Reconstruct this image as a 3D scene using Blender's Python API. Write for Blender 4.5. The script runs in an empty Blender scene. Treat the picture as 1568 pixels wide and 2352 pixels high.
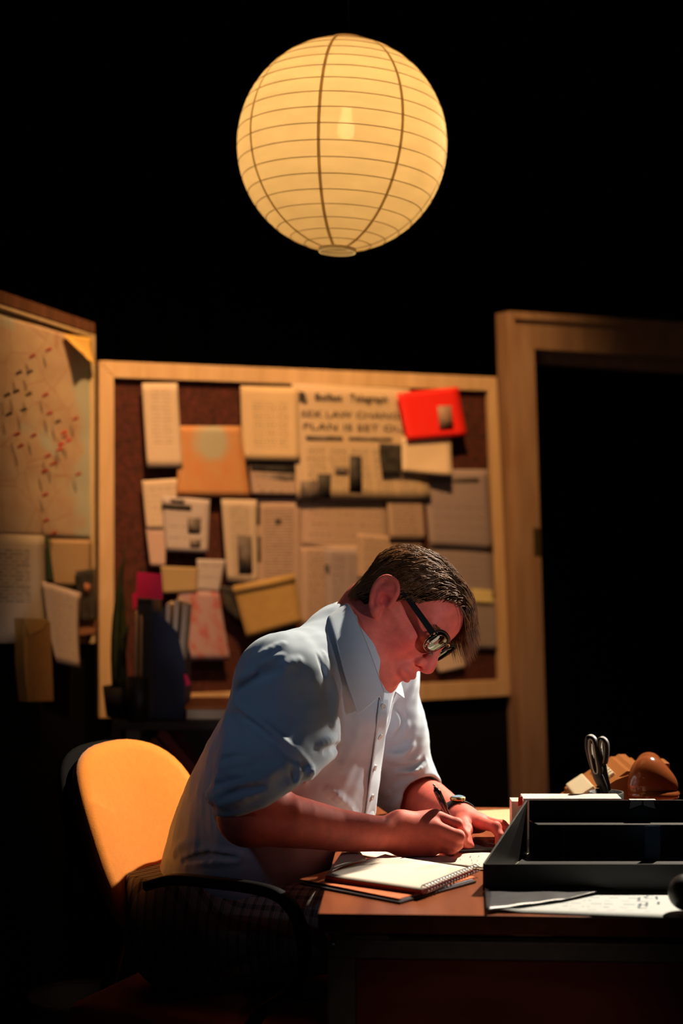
import bpy, bmesh, math, random, time
import numpy as np
from mathutils import Vector, Matrix

T0 = time.time()
random.seed(7)
np.random.seed(7)
scene = bpy.context.scene
COL = scene.collection

# ------------------------------------------------------------------ camera
F = 3920.0            # focal length in pixels of the 1568 x 2352 frame
CX, CY = 784.0, 1176.0
CAMZ = 1.31
cam_d = bpy.data.cameras.new('camera')
cam_d.sensor_fit = 'HORIZONTAL'
cam_d.sensor_width = 24.0
cam_d.lens = F / 1568.0 * 24.0
cam_d.clip_start = 0.05
cam_d.dof.use_dof = True
cam_d.dof.focus_distance = 2.84
cam_d.dof.aperture_fstop = 2.3
cam = bpy.data.objects.new('camera', cam_d)
cam.location = (0, 0, CAMZ)
cam.rotation_euler = (math.radians(90), 0, 0)
COL.objects.link(cam)
scene.camera = cam

# ------------------------------------------------------------------ world, exposure
w = bpy.data.worlds.new('World')
scene.world = w
w.use_nodes = True
w.node_tree.nodes['Background'].inputs[0].default_value = (0.55, 0.6, 0.8, 1)
w.node_tree.nodes['Background'].inputs[1].default_value = 0.003
scene.view_settings.view_transform = 'Standard'
scene.view_settings.look = 'None'
scene.view_settings.exposure = 0.0
scene.view_settings.gamma = 1.0
scene.view_settings.use_curve_mapping = False

def spot(name, loc, target, power, col, angle, blend=0.3, radius=0.04):
    d = bpy.data.lights.new(name, 'SPOT')
    d.energy = power; d.color = col
    d.spot_size = math.radians(angle); d.spot_blend = blend
    d.shadow_soft_size = radius
    o = bpy.data.objects.new(name, d)
    o.location = loc
    v = Vector(target) - Vector(loc)
    o.rotation_euler = v.to_track_quat('-Z', 'Y').to_euler()
    COL.objects.link(o)
    return o

# stage lamps above and beside the set, and one added low fill
spot('stage_key_lamp', (1.44, 4.54, 3.26), (-0.02, 2.88, 0.92), 1050, (1.0, 0.85, 0.66), 28, 0.25, 0.03)
spot('stage_side_lamp', (2.10, 4.83, 1.79), (0.08, 2.93, 0.93), 380, (1.0, 0.88, 0.74), 13, 0.5, 0.03)
spot('stage_board_lamp', (0.15, 2.90, 3.5), (-0.32, 4.46, 1.95), 500, (1.0, 0.50, 0.18), 54, 0.9, 0.05)
spot('stage_wash_lamp', (-0.5, 1.0, 3.4), (-0.05, 4.5, 1.2), 40, (1.0, 0.58, 0.62), 24, 0.8, 0.10)
spot('stage_front_lamp', (1.6, 0.9, 1.35), (0.17, 2.88, 1.07), 85, (1.0, 0.90, 0.90), 9.5, 0.9, 0.08)
spot('stage_cool_lamp', (-1.5, 0.7, 2.9), (-0.09, 2.82, 1.02), 27, (0.50, 0.68, 1.0), 12, 0.8, 0.10)
spot('added_desk_fill', (0.9, -0.3, 1.6), (0.22, 2.42, 0.52), 12, (1.0, 0.80, 0.66), 11, 0.8, 0.10)  # added fill, lifts the dark frame and end panel of the desk
# ------------------------------------------------------------------ helpers
def P(px, py, Y):
    return np.array([(px - CX) / F * Y, Y, CAMZ - (py - CY) / F * Y])

def on_z(px, py, z):
    Y = (CAMZ - z) * F / (py - CY)
    return np.array([(px - CX) / F * Y, Y, z])

def on_plane(px, py, o, n):
    d = np.array([(px - CX) / F, 1.0, -(py - CY) / F])
    c = np.array([0, 0, CAMZ])
    t = np.dot(np.asarray(o) - c, n) / np.dot(d, n)
    return c + d * t

def tag(o, label=None, cat=None, group=None, kind=None):
    if label: o['label'] = label
    if cat: o['category'] = cat
    if group: o['group'] = group
    if kind: o['kind'] = kind
    return o

def empty(name, loc=(0, 0, 0), rot=(0, 0, 0)):
    o = bpy.data.objects.new(name, None)
    o.empty_display_size = 0.05
    o.location = loc; o.rotation_euler = rot
    COL.objects.link(o)
    return o

def wmat(o):
    b = Matrix.LocRotScale(o.location, o.rotation_euler, o.scale)
    return b if o.parent is None else wmat(o.parent) @ o.matrix_parent_inverse @ b

def link(name, me, mat=None, parent=None):
    """one mesh object; its geometry is given in world space"""
    o = bpy.data.objects.new(name, me)
    if mat is not None:
        me.materials.clear(); me.materials.append(mat)
    COL.objects.link(o)
    if parent is not None:
        o.parent = parent
        o.matrix_parent_inverse = wmat(parent).inverted()
    return o

def mesh_obj(name, verts, faces, mat=None, parent=None, smooth=False, uvs=None):
    me = bpy.data.meshes.new(name)
    me.from_pydata([tuple(map(float, v)) for v in verts], [], [tuple(f) for f in faces])
    me.update()
    if smooth:
        me.shade_smooth()
    if uvs is not None:
        lay = me.uv_layers.new(name='UVMap')
        for i, l in enumerate(me.loops):
            lay.data[i].uv = uvs[l.vertex_index]
    return link(name, me, mat, parent)

def bm_obj(name, bm, mat=None, parent=None, smooth=False):
    me = bpy.data.meshes.new(name)
    bmesh.ops.recalc_face_normals(bm, faces=bm.faces)
    bm.to_mesh(me); bm.free()
    if smooth:
        me.shade_smooth()
    return link(name, me, mat, parent)

def frame3(o, ax, ay, az):
    m = np.eye(4); m[:3, 0] = ax; m[:3, 1] = ay; m[:3, 2] = az; m[:3, 3] = o
    return Matrix([list(r) for r in m])

def add_box(bm, x0, x1, y0, y1, z0, z1, M=None, bevel=0.0):
    r = bmesh.ops.create_cube(bm, size=1.0)
    vs = r['verts']
    for v in vs:
        v.co = Vector(((x0 + x1) / 2 + v.co.x * (x1 - x0), (y0 + y1) / 2 + v.co.y * (y1 - y0), (z0 + z1) / 2 + v.co.z * (z1 - z0)))
    if bevel > 0:
        es = list({e for v in vs for e in v.link_edges})
        rb = bmesh.ops.bevel(bm, geom=es, offset=bevel, segments=2, affect='EDGES', profile=0.6)
        vs = list({v for f in rb['faces'] for v in f.verts} | {v for v in vs if v.is_valid})
    if M is not None:
        bmesh.ops.transform(bm, matrix=M, verts=[v for v in vs if v.is_valid])

def box(name, x0, x1, y0, y1, z0, z1, mat, parent=None, M=None, bevel=0.0, smooth=False):
    bm = bmesh.new(); add_box(bm, x0, x1, y0, y1, z0, z1, M, bevel)
    return bm_obj(name, bm, mat, parent, smooth)

def add_tube(bm, pts, radii, seg=10, cap=True, up=None):
    pts = [Vector(p) for p in pts]
    n = len(pts)
    if not hasattr(radii, '__len__'): radii = [radii] * n
    rings = []; prev = None
    for i in range(n):
        t = (pts[min(i + 1, n - 1)] - pts[max(i - 1, 0)]).normalized()
        if prev is None:
            a = Vector((0, 0, 1)) if abs(t.z) < 0.9 else Vector((1, 0, 0))
            u = t.cross(a).normalized()
        else:
            u = (prev - t * prev.dot(t)).normalized()
        prev = u
        v = t.cross(u)
        rings.append([bm.verts.new(pts[i] + (u * math.cos(2 * math.pi * k / seg) + v * math.sin(2 * math.pi * k / seg)) * radii[i]) for k in range(seg)])
    for i in range(n - 1):
        for k in range(seg):
            bm.faces.new((rings[i][k], rings[i][(k + 1) % seg], rings[i + 1][(k + 1) % seg], rings[i + 1][k]))
    if cap:
        bm.faces.new(rings[0][::-1]); bm.faces.new(rings[-1])

def tube(name, pts, radii, mat, parent=None, seg=10):
    bm = bmesh.new(); add_tube(bm, pts, radii, seg)
    return bm_obj(name, bm, mat, parent, True)

def catmull(pts, n=8):
    pts = [np.asarray(p, float) for p in pts]
    q = [2 * pts[0] - pts[1]] + pts + [2 * pts[-1] - pts[-2]]
    out = []
    for i in range(1, len(q) - 2):
        for k in range(n):
            t = k / n
            out.append(0.5 * ((2 * q[i]) + (q[i + 1] - q[i - 1]) * t + (2 * q[i - 1] - 5 * q[i] + 4 * q[i + 1] - q[i + 2]) * t * t + (3 * q[i] - q[i - 1] - 3 * q[i + 1] + q[i + 2]) * t ** 3))
    out.append(pts[-1])
    return np.array(out)

def lathe(name, prof, seg, mat, parent=None, M=None, smooth=True):
    bm = bmesh.new(); rings = []
    for r, z in prof:
        rings.append([bm.verts.new((r * math.cos(2 * math.pi * k / seg), r * math.sin(2 * math.pi * k / seg), z)) for k in range(seg)])
    for i in range(len(prof) - 1):
        for k in range(seg):
            bm.faces.new((rings[i][k], rings[i][(k + 1) % seg], rings[i + 1][(k + 1) % seg], rings[i + 1][k]))
    bmesh.ops.remove_doubles(bm, verts=bm.verts, dist=1e-6)
    if M is not None: bmesh.ops.transform(bm, matrix=M, verts=bm.verts)
    return bm_obj(name, bm, mat, parent, smooth)

def prism(name, pts2, z0, z1, mat, parent=None, M=None, bevel=0.0):
    """extrude a 2-D outline between z0 and z1"""
    bm = bmesh.new()
    a = [bm.verts.new((x, y, z0)) for x, y in pts2]
    b = [bm.verts.new((x, y, z1)) for x, y in pts2]
    n = len(a)
    bm.faces.new(a[::-1]); bm.faces.new(b)
    for i in range(n):
        bm.faces.new((a[i], a[(i + 1) % n], b[(i + 1) % n], b[i]))
    if bevel > 0:
        bmesh.ops.bevel(bm, geom=list(bm.edges), offset=bevel, segments=2, affect='EDGES')
    if M is not None: bmesh.ops.transform(bm, matrix=M, verts=bm.verts)
    return bm_obj(name, bm, mat, parent)

# ------------------------------------------------------------------ materials
def mat(name, col, rough=0.6, metal=0.0, spec=0.5, noise=0.0, nscale=20.0, bump=0.0, bscale=200.0, emit=None, estr=0.0, stretch=(1, 1, 1), sss=0.0, coat=0.0, sheen=0.0):
    m = bpy.data.materials.new(name); m.use_nodes = True
    nt = m.node_tree; b = nt.nodes['Principled BSDF']
    b.inputs['Base Color'].default_value = (*col, 1)
    b.inputs['Roughness'].default_value = rough
    b.inputs['Metallic'].default_value = metal
    b.inputs['Specular IOR Level'].default_value = spec
    b.inputs['Coat Weight'].default_value = coat
    b.inputs['Sheen Weight'].default_value = sheen
    if emit is not None:
        b.inputs['Emission Color'].default_value = (*emit, 1); b.inputs['Emission Strength'].default_value = estr
    if sss > 0:
        b.inputs['Subsurface Weight'].default_value = sss
        b.inputs['Subsurface Radius'].default_value = (0.012, 0.004, 0.002)
        b.inputs['Subsurface Scale'].default_value = 0.5
    if noise > 0 or bump > 0:
        tc = nt.nodes.new('ShaderNodeTexCoord'); mp = nt.nodes.new('ShaderNodeMapping')
        mp.inputs['Scale'].default_value = stretch
        nt.links.new(tc.outputs['Object'], mp.inputs['Vector'])
    if noise > 0:
        n = nt.nodes.new('ShaderNodeTexNoise'); n.inputs['Scale'].default_value = nscale; n.inputs['Detail'].default_value = 5
        r = nt.nodes.new('ShaderNodeMapRange')
        r.inputs['From Min'].default_value = 0.3; r.inputs['From Max'].default_value = 0.7
        r.inputs['To Min'].default_value = 1 - noise; r.inputs['To Max'].default_value = 1 + noise
        mx = nt.nodes.new('ShaderNodeMix'); mx.data_type = 'RGBA'; mx.blend_type = 'MULTIPLY'; mx.inputs[0].default_value = 1.0
        mx.inputs[6].default_value = (*col, 1)
        nt.links.new(mp.outputs[0], n.inputs['Vector']); nt.links.new(n.outputs[0], r.inputs[0])
        nt.links.new(r.outputs[0], mx.inputs[7]); nt.links.new(mx.outputs[2], b.inputs['Base Color'])
    if bump > 0:
        n2 = nt.nodes.new('ShaderNodeTexNoise'); n2.inputs['Scale'].default_value = bscale; n2.inputs['Detail'].default_value = 3
        bp = nt.nodes.new('ShaderNodeBump'); bp.inputs['Strength'].default_value = bump; bp.inputs['Distance'].default_value = 0.002
        nt.links.new(mp.outputs[0], n2.inputs['Vector']); nt.links.new(n2.outputs[0], bp.inputs['Height']); nt.links.new(bp.outputs[0], b.inputs['Normal'])
    return m

def math_node(nt, op, a, b=None, c=None):
    n = nt.nodes.new('ShaderNodeMath'); n.operation = op
    for i, v in enumerate((a, b, c)):
        if v is None: continue
        if isinstance(v, (int, float)): n.inputs[i].default_value = v
        else: nt.links.new(v, n.inputs[i])
    return n.outputs[0]

def mixc(nt, fac, a, b):
    n = nt.nodes.new('ShaderNodeMix'); n.data_type = 'RGBA'
    for i, v in ((0, fac), (6, a), (7, b)):
        if isinstance(v, (int, float)): n.inputs[i].default_value = v
        elif isinstance(v, tuple): n.inputs[i].default_value = (*v, 1)
        else: nt.links.new(v, n.inputs[i])
    return n.outputs[2]

def print_mat(name, paper, ink, rows=40, cols=2, mx=0.08, my0=0.06, my1=0.94, dens=0.75, word=0.12, rough=0.8, blot=0.15):
    """paper with columns of small print, in the sheet's own UV"""
    m = bpy.data.materials.new(name); m.use_nodes = True
    nt = m.node_tree; b = nt.nodes['Principled BSDF']
    b.inputs['Roughness'].default_value = rough; b.inputs['Specular IOR Level'].default_value = 0.15
    uv = nt.nodes.new('ShaderNodeUVMap'); uv.uv_map = 'UVMap'
    sp = nt.nodes.new('ShaderNodeSeparateXYZ'); nt.links.new(uv.outputs[0], sp.inputs[0])
    u, v = sp.outputs[0], sp.outputs[1]
    br = nt.nodes.new('ShaderNodeTexBrick')
    br.inputs['Color1'].default_value = (1, 1, 1, 1); br.inputs['Color2'].default_value = (0.45, 0.45, 0.45, 1); br.inputs['Mortar'].default_value = (0, 0, 0, 1)
    br.inputs['Scale'].default_value = 1.0; br.inputs['Brick Width'].default_value = word / max(cols, 1); br.inputs['Row Height'].default_value = 1.0 / rows
    br.inputs['Mortar Size'].default_value = 0.28 / rows; br.inputs['Mortar Smooth'].default_value = 0.1
    br.offset = 0.37; br.squash = 1.7; br.squash_frequency = 3
    nt.links.new(uv.outputs[0], br.inputs['Vector'])
    fr = math_node(nt, 'FRACT', math_node(nt, 'MULTIPLY', math_node(nt, 'DIVIDE', math_node(nt, 'SUBTRACT', u, mx), 1 - 2 * mx), cols))
    g = math_node(nt, 'MULTIPLY', math_node(nt, 'GREATER_THAN', fr, 0.06), math_node(nt, 'LESS_THAN', fr, 0.93))
    mu = math_node(nt, 'MULTIPLY', math_node(nt, 'GREATER_THAN', u, mx), math_node(nt, 'LESS_THAN', u, 1 - mx))
    mv = math_node(nt, 'MULTIPLY', math_node(nt, 'GREATER_THAN', v, my0), math_node(nt, 'LESS_THAN', v, my1))
    msk = math_node(nt, 'MULTIPLY', math_node(nt, 'MULTIPLY', g, mu), mv)
    fac = math_node(nt, 'MULTIPLY', math_node(nt, 'MULTIPLY', br.outputs[0], msk), dens)
    nz = nt.nodes.new('ShaderNodeTexNoise'); nz.inputs['Scale'].default_value = 5.0
    nt.links.new(uv.outputs[0], nz.inputs['Vector'])
    pc = mixc(nt, math_node(nt, 'MULTIPLY', nz.outputs[0], blot), paper, tuple(c * 0.55 for c in paper))
    nt.links.new(mixc(nt, fac, pc, ink), b.inputs['Base Color'])
    return m
# ------------------------------------------------------------------ implicit surfaces, meshed with surface nets
def smin(a, b, k):
    if k <= 0: return np.minimum(a, b)
    h = np.maximum(k - np.abs(a - b), 0) / k
    return np.minimum(a, b) - h * h * k * 0.25

class RC:
    def __init__(s, a, b, ra, rb):
        s.a = np.asarray(a, float); s.b = np.asarray(b, float); s.ra, s.rb = ra, rb
        s.c = (s.a + s.b) / 2; s.R = np.linalg.norm(s.b - s.a) / 2 + max(ra, rb)
        s.ba = s.b - s.a; s.l2 = max(float(s.ba @ s.ba), 1e-12)
    def ev(s, p, c, r):
        q = p - s.a
        t = np.clip(q @ s.ba / s.l2, 0, 1)
        d = q - t[:, None] * s.ba
        return np.sqrt(np.einsum('ij,ij->i', d, d)) - (s.ra + (s.rb - s.ra) * t)

def Sph(c, r): return RC(c, np.asarray(c, float) + 1e-6, r, r)

class Ell:
    def __init__(s, c, A, r):
        s.c = np.asarray(c, float); s.A = np.asarray(A, float); s.r = np.asarray(r, float); s.R = float(max(r)) * 1.05
    def ev(s, p, c, r):
        q = (p - s.c) @ s.A.T
        k0 = np.sqrt(np.sum((q / s.r) ** 2, 1)); k1 = np.sqrt(np.sum((q / s.r ** 2) ** 2, 1)) + 1e-9
        return k0 * (k0 - 1) / k1

class Tor:
    """stack of horizontal elliptic sections (torso): z, cx, cy, a, b"""
    def __init__(s, rows, fw, lat):
        s.rows = np.array(sorted(rows)); s.fw = np.asarray(fw)[:2]; s.lat = np.asarray(lat)[:2]
        z = s.rows[:, 0]
        s.c = np.array([s.rows[:, 1].mean(), s.rows[:, 2].mean(), z.mean()])
        s.R = math.hypot((z[-1] - z[0]) / 2, 0.35)
    def ev(s, p, c, r):
        R = s.rows; z = p[:, 2]; zc = np.clip(z, R[0, 0], R[-1, 0])
        cx, cy, a, b = (np.interp(zc, R[:, 0], R[:, i]) for i in (1, 2, 3, 4))
        dx, dy = p[:, 0] - cx, p[:, 1] - cy
        f = dx * s.fw[0] + dy * s.fw[1]; l = dx * s.lat[0] + dy * s.lat[1]
        k0 = np.sqrt((f / a) ** 2 + (l / b) ** 2); k1 = np.sqrt((f / a ** 2) ** 2 + (l / b ** 2) ** 2) + 1e-6
        d = k0 * (k0 - 1) / k1 * 0.88
        dz = np.abs(z - zc)
        return np.where(dz > 0, np.sqrt(np.maximum(d, 0) ** 2 + dz ** 2) + np.minimum(d, 0) * (dz == 0), d)

class G:
    """group: list of (op, k, node); op '+' joins, '-' carves"""
    def __init__(s, items):
        s.it = items
        pos = [n for o, k, n in items if o == '+']
        lo = np.min([n.c - n.R for n in pos], 0); hi = np.max([n.c + n.R for n in pos], 0)
        s.c = (lo + hi) / 2; s.R = max(float(np.linalg.norm(n.c - s.c)) + n.R for n in pos)
    def ev(s, p, c, r):
        d = None
        for o, k, n in s.it:
            if c is not None and np.linalg.norm(n.c - c) - n.R > r + k + 0.012: continue
            if o == '+':
                e = n.ev(p, c, r)
                d = e if d is None else smin(d, e, k)
            elif d is not None:
                e = n.ev(p, c, r)
                d = -smin(-d, e, k)
        return np.full(len(p), 0.5) if d is None else d

def chain(pts, rad, k=0.0):
    return [('+', k, RC(pts[i], pts[i + 1], rad[i], rad[i + 1])) for i in range(len(pts) - 1)]

def trace(node, pxs, y0=2.3, y1=3.6):
    """first hit of the rays through these pixels with the surface"""
    pxs = np.asarray(pxs, float)
    d = np.stack([(pxs[:, 0] - CX) / F, np.ones(len(pxs)), -(pxs[:, 1] - CY) / F], 1)
    o = np.array([0, 0, CAMZ]); t = np.full(len(pxs), y0)
    for _ in range(160):
        e = node.ev(o + d * t[:, None], None, 0)
        t = np.minimum(t + np.maximum(e, -0.003) * 0.6, y1)
    return o + d * t[:, None]

def grad(node, p, e=0.002):
    g = np.stack([node.ev(p + v, None, 0) - node.ev(p - v, None, 0) for v in np.eye(3) * e], 1)
    return g / (np.linalg.norm(g, axis=1, keepdims=True) + 1e-9)

def mesh_sdf(node, lo, hi, h, disp=None, B=16, smooth=1):
    lo = np.asarray(lo, float); hi = np.asarray(hi, float)
    nb = np.ceil((hi - lo) / (h * B)).astype(int)
    n = nb * B + 1
    D = np.full(n, 0.5, np.float32)
    ic = np.stack(np.meshgrid(*[np.arange(k) for k in nb], indexing='ij'), -1).reshape(-1, 3)
    cen = lo + (ic + 0.5) * B * h
    rad = B * h * 0.5 * math.sqrt(3)
    dc = node.ev(cen, None, 0)
    off = np.stack(np.meshgrid(*[np.arange(B + 1)] * 3, indexing='ij'), -1).reshape(-1, 3)
    for i, c, e in zip(ic, cen, dc):
        s = tuple(slice(k * B, k * B + B + 1) for k in i)
        if abs(e) > rad * 1.35:
            if e < 0: D[s] = -0.5
    for i, c, e in zip(ic, cen, dc):
        s = tuple(slice(k * B, k * B + B + 1) for k in i)
        if abs(e) <= rad * 1.35:
            p = lo + (i * B + off) * h
            v = node.ev(p, c, rad)
            if disp is not None: v = v + disp(p)
            D[s] = v.reshape(B + 1, B + 1, B + 1)
    S = D < 0
    cnt = np.zeros(n - 1, np.int8)
    for a in (0, 1):
        for b in (0, 1):
            for c in (0, 1):
                cnt += S[a:n[0] - 1 + a, b:n[1] - 1 + b, c:n[2] - 1 + c]
    act = (cnt > 0) & (cnt < 8)
    idx = np.argwhere(act)
    vid = np.full(n - 1, -1, np.int64); vid[act] = np.arange(len(idx))
    acc = np.zeros((len(idx), 3)); num = np.zeros(len(idx))
    for ax in range(3):
        o1, o2 = [a for a in range(3) if a != ax]
        for a in (0, 1):
            for b in (0, 1):
                q = idx.copy(); q[:, o1] += a; q[:, o2] += b
                q2 = q.copy(); q2[:, ax] += 1
                d1 = D[q[:, 0], q[:, 1], q[:, 2]]; d2 = D[q2[:, 0], q2[:, 1], q2[:, 2]]
                m = (d1 < 0) != (d2 < 0)
                t = np.where(m, d1 / np.where(d1 == d2, 1, d1 - d2), 0)
                pt = q.astype(float); pt[:, ax] += t
                acc[m] += pt[m]; num[m] += 1
    V = lo + acc / num[:, None] * h
    faces = []
    for ax in range(3):
        o1, o2 = (ax + 1) % 3, (ax + 2) % 3
        sl1 = [slice(1, -1)] * 3; sl2 = [slice(1, -1)] * 3
        sl1[ax] = slice(0, n[ax] - 1); sl2[ax] = slice(1, n[ax])
        A = S[tuple(sl1)]; Bq = S[tuple(sl2)]
        e = np.argwhere(A != Bq)
        ins = A[e[:, 0], e[:, 1], e[:, 2]]
        e = e + 1; e[:, ax] -= 1
        def g(a, b):
            q = e.copy(); q[:, o1] -= a; q[:, o2] -= b
            return vid[q[:, 0], q[:, 1], q[:, 2]]
        f = np.stack([g(1, 1), g(0, 1), g(0, 0), g(1, 0)], 1)
        f[~ins] = f[~ins][:, ::-1]
        faces.append(f)
    Fq = np.concatenate(faces); Fq = Fq[(Fq >= 0).all(1)]
    for _ in range(smooth):
        s = np.zeros_like(V); c = np.zeros(len(V))
        for a, b in ((0, 1), (1, 2), (2, 3), (3, 0)):
            np.add.at(s, Fq[:, a], V[Fq[:, b]]); np.add.at(c, Fq[:, a], 1)
            np.add.at(s, Fq[:, b], V[Fq[:, a]]); np.add.at(c, Fq[:, b], 1)
        V = V * 0.4 + 0.6 * s / np.maximum(c, 1)[:, None]
    return V, Fq

def fast_mesh(name, V, Fq, material, parent=None, col=None):
    me = bpy.data.meshes.new(name)
    me.vertices.add(len(V)); me.vertices.foreach_set('co', V.astype(np.float32).ravel())
    k = Fq.shape[1]
    me.loops.add(len(Fq) * k); me.loops.foreach_set('vertex_index', Fq.astype(np.int32).ravel())
    me.polygons.add(len(Fq)); me.polygons.foreach_set('loop_start', np.arange(0, len(Fq) * k, k, dtype=np.int32))
    me.update(calc_edges=True)
    me.shade_smooth()
    if col is not None:
        at = me.color_attributes.new('tint', 'FLOAT_COLOR', 'POINT')
        at.data.foreach_set('color', col.astype(np.float32).ravel())
    return link(name, me, material, parent)
# ------------------------------------------------------------------ the setting: a black stage box
M_BLACK = mat('black_paint', (.0035, .0035, .0038), rough=.9, spec=.05, noise=.3, nscale=3)
M_DRAPE = mat('black_drape', (.0022, .0024, .0024), rough=1.0, spec=.0)
M_STAGE = mat('stage_floor', (.006, .006, .006), rough=.8, spec=.1, noise=.3, nscale=4)
def structure(o): return tag(o, kind='structure')
structure(box('floor', -3.2, 3.2, -0.6, 7.0, -.05, 0, M_STAGE))
structure(box('ceiling', -3.2, 3.2, -0.6, 7.0, 4.6, 4.65, M_BLACK))
structure(box('wall_left', -3.25, -3.2, -0.6, 7.0, 0, 4.6, M_BLACK))
structure(box('wall_right', 3.2, 3.25, -0.6, 7.0, 0, 4.6, M_BLACK))
bm = bmesh.new()                                     # black drape with soft folds
n = 260
lo_, hi_ = [], []
for i in range(n + 1):
    x = -3.2 + 6.4 * i / n; y = 6.75 + .05 * math.sin(i * .9) + .03 * math.sin(i * .37)
    lo_.append(bm.verts.new((x, y, 0))); hi_.append(bm.verts.new((x, y, 4.6)))
for i in range(n): bm.faces.new((lo_[i], lo_[i + 1], hi_[i + 1], hi_[i]))
structure(bm_obj('wall_back', bm, M_DRAPE, smooth=True))

# the plane of the big pin board and of the door frame beside it
BO = np.array([-.610, 4.30, 1.31]); BT = np.array([1.047, .51, 0]); BT /= np.linalg.norm(BT); BN = np.array([BT[1], -BT[0], 0])
# the plane of the map board on the left
LO = np.array([-.628, 4.30, 1.31]); LT = np.array([.126, .53, 0]); LT /= np.linalg.norm(LT); LN = np.array([LT[1], -LT[0], 0])

def pl_pts(px4, pln, w=0.0):
    o, t, n = pln
    return [on_plane(x, y, o + n * w, n) for x, y in px4]

def plate(name, px4, pln, w0, w1, material, parent=None, bevel=.0015):
    """solid slab whose front face has these corners on the plane"""
    o, t, n = pln
    f = pl_pts(px4, pln, w1)
    bm = bmesh.new()
    a = [bm.verts.new(p) for p in f]; b = [bm.verts.new(p - n * (w1 - w0)) for p in f]
    k = len(a)
    bm.faces.new(a); bm.faces.new(b[::-1])
    for i in range(k): bm.faces.new((a[i], b[i], b[(i + 1) % k], a[(i + 1) % k]))
    if bevel: bmesh.ops.bevel(bm, geom=list(bm.edges), offset=bevel, segments=2, affect='EDGES')
    return bm_obj(name, bm, material, parent)
BPL = (BO, BT, BN); LPL = (LO, LT, LN)

def wall_slab(name, o, t, n, t0, t1, z0, z1, w0, w1):
    M = frame3((o[0], o[1], 0), t, -n, (0, 0, 1))
    return structure(box(name, t0, t1, -w1, -w0, z0, z1, M_BLACK, None, M))
tdoor = float((on_plane(1166, 716, BO, BN) - BO) @ BT)
wall_slab('wall_centre', BO, BT, BN, .03, tdoor + .03, 0, 1.68, -.035, -.012)
wall_slab('wall_corner', LO, LT, LN, -.80, -.02, 0, 1.74, -.035, -.012)

# ------------------------------------------------------------------ door frame at the right
def wood(name, c0, c1, rough=.6, scale=(1, 1, .12), sc=30):
    m = bpy.data.materials.new(name); m.use_nodes = True
    nt = m.node_tree; b = nt.nodes['Principled BSDF']; b.inputs['Roughness'].default_value = rough; b.inputs['Specular IOR Level'].default_value = .3
    tc = nt.nodes.new('ShaderNodeTexCoord'); mp = nt.nodes.new('ShaderNodeMapping'); mp.inputs['Scale'].default_value = scale
    nz = nt.nodes.new('ShaderNodeTexNoise'); nz.inputs['Scale'].default_value = sc; nz.inputs['Detail'].default_value = 6; nz.inputs['Distortion'].default_value = .6
    nt.links.new(tc.outputs['Object'], mp.inputs[0]); nt.links.new(mp.outputs[0], nz.inputs['Vector'])
    r = nt.nodes.new('ShaderNodeMapRange'); r.inputs['From Min'].default_value = .35; r.inputs['From Max'].default_value = .65
    nt.links.new(nz.outputs[0], r.inputs[0])
    nt.links.new(mixc(nt, r.outputs[0], c0, c1), b.inputs['Base Color'])
    return m
M_PINE = wood('pine', (.52, .36, .20), (.62, .45, .27))
M_CASE = wood('door_wood', (.34, .21, .13), (.43, .29, .19))
M_DARKW = wood('dark_wood', (.10, .045, .025), (.16, .07, .04))
M_BRASS = mat('old_brass', (.20, .16, .07), rough=.45, metal=.8)
d1 = empty('door_1', tuple(on_plane(1166, 716, BO, BN) * np.array([1, 1, 0])))
structure(d1)
plate('casing', [(1166, 714), (1228, 802), (1272, 2246), (1212, 2246)], BPL, -.012, .055, M_CASE, d1)
plate('casing', [(1166, 714), (1740, 749), (1740, 836), (1228, 802)], BPL, -.012, .055, M_CASE, d1)
plate('bead', [(1166, 714), (1184, 735), (1232, 2246), (1212, 2246)], BPL, .0552, .066, M_CASE, d1, .004)
plate('bead', [(1166, 714), (1740, 749), (1740, 771), (1184, 735)], BPL, .0552, .066, M_CASE, d1, .004)
plate('door_stop', [(1228, 802), (1740, 836), (1740, 866), (1230, 832)], BPL, -.10, -.02, M_CASE, d1)
plate('strike_plate', [(1225, 1212), (1242, 1214), (1244, 1276), (1228, 1276)], BPL, .040, .0585, M_BRASS, d1)
# ------------------------------------------------------------------ the writing man
def skin_material():
    m = mat('skin', (0.62, 0.20, 0.14), rough=0.58, spec=0.28, sss=0.12, bump=0.12, bscale=900)
    nt = m.node_tree; b = nt.nodes['Principled BSDF']
    at = nt.nodes.new('ShaderNodeVertexColor'); at.layer_name = 'tint'
    n = nt.nodes.new('ShaderNodeTexNoise'); n.inputs['Scale'].default_value = 60; n.inputs['Detail'].default_value = 4
    r = nt.nodes.new('ShaderNodeMapRange'); r.inputs['From Min'].default_value = 0.3; r.inputs['From Max'].default_value = 0.7
    r.inputs['To Min'].default_value = 0.86; r.inputs['To Max'].default_value = 1.12
    tc = nt.nodes.new('ShaderNodeTexCoord'); nt.links.new(tc.outputs['Object'], n.inputs['Vector'])
    mx = nt.nodes.new('ShaderNodeMix'); mx.data_type = 'RGBA'; mx.blend_type = 'MULTIPLY'; mx.inputs[0].default_value = 1
    nt.links.new(n.outputs[0], r.inputs[0]); nt.links.new(at.outputs[0], mx.inputs[6]); nt.links.new(r.outputs[0], mx.inputs[7])
    nt.links.new(mx.outputs[2], b.inputs['Base Color'])
    return m

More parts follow.
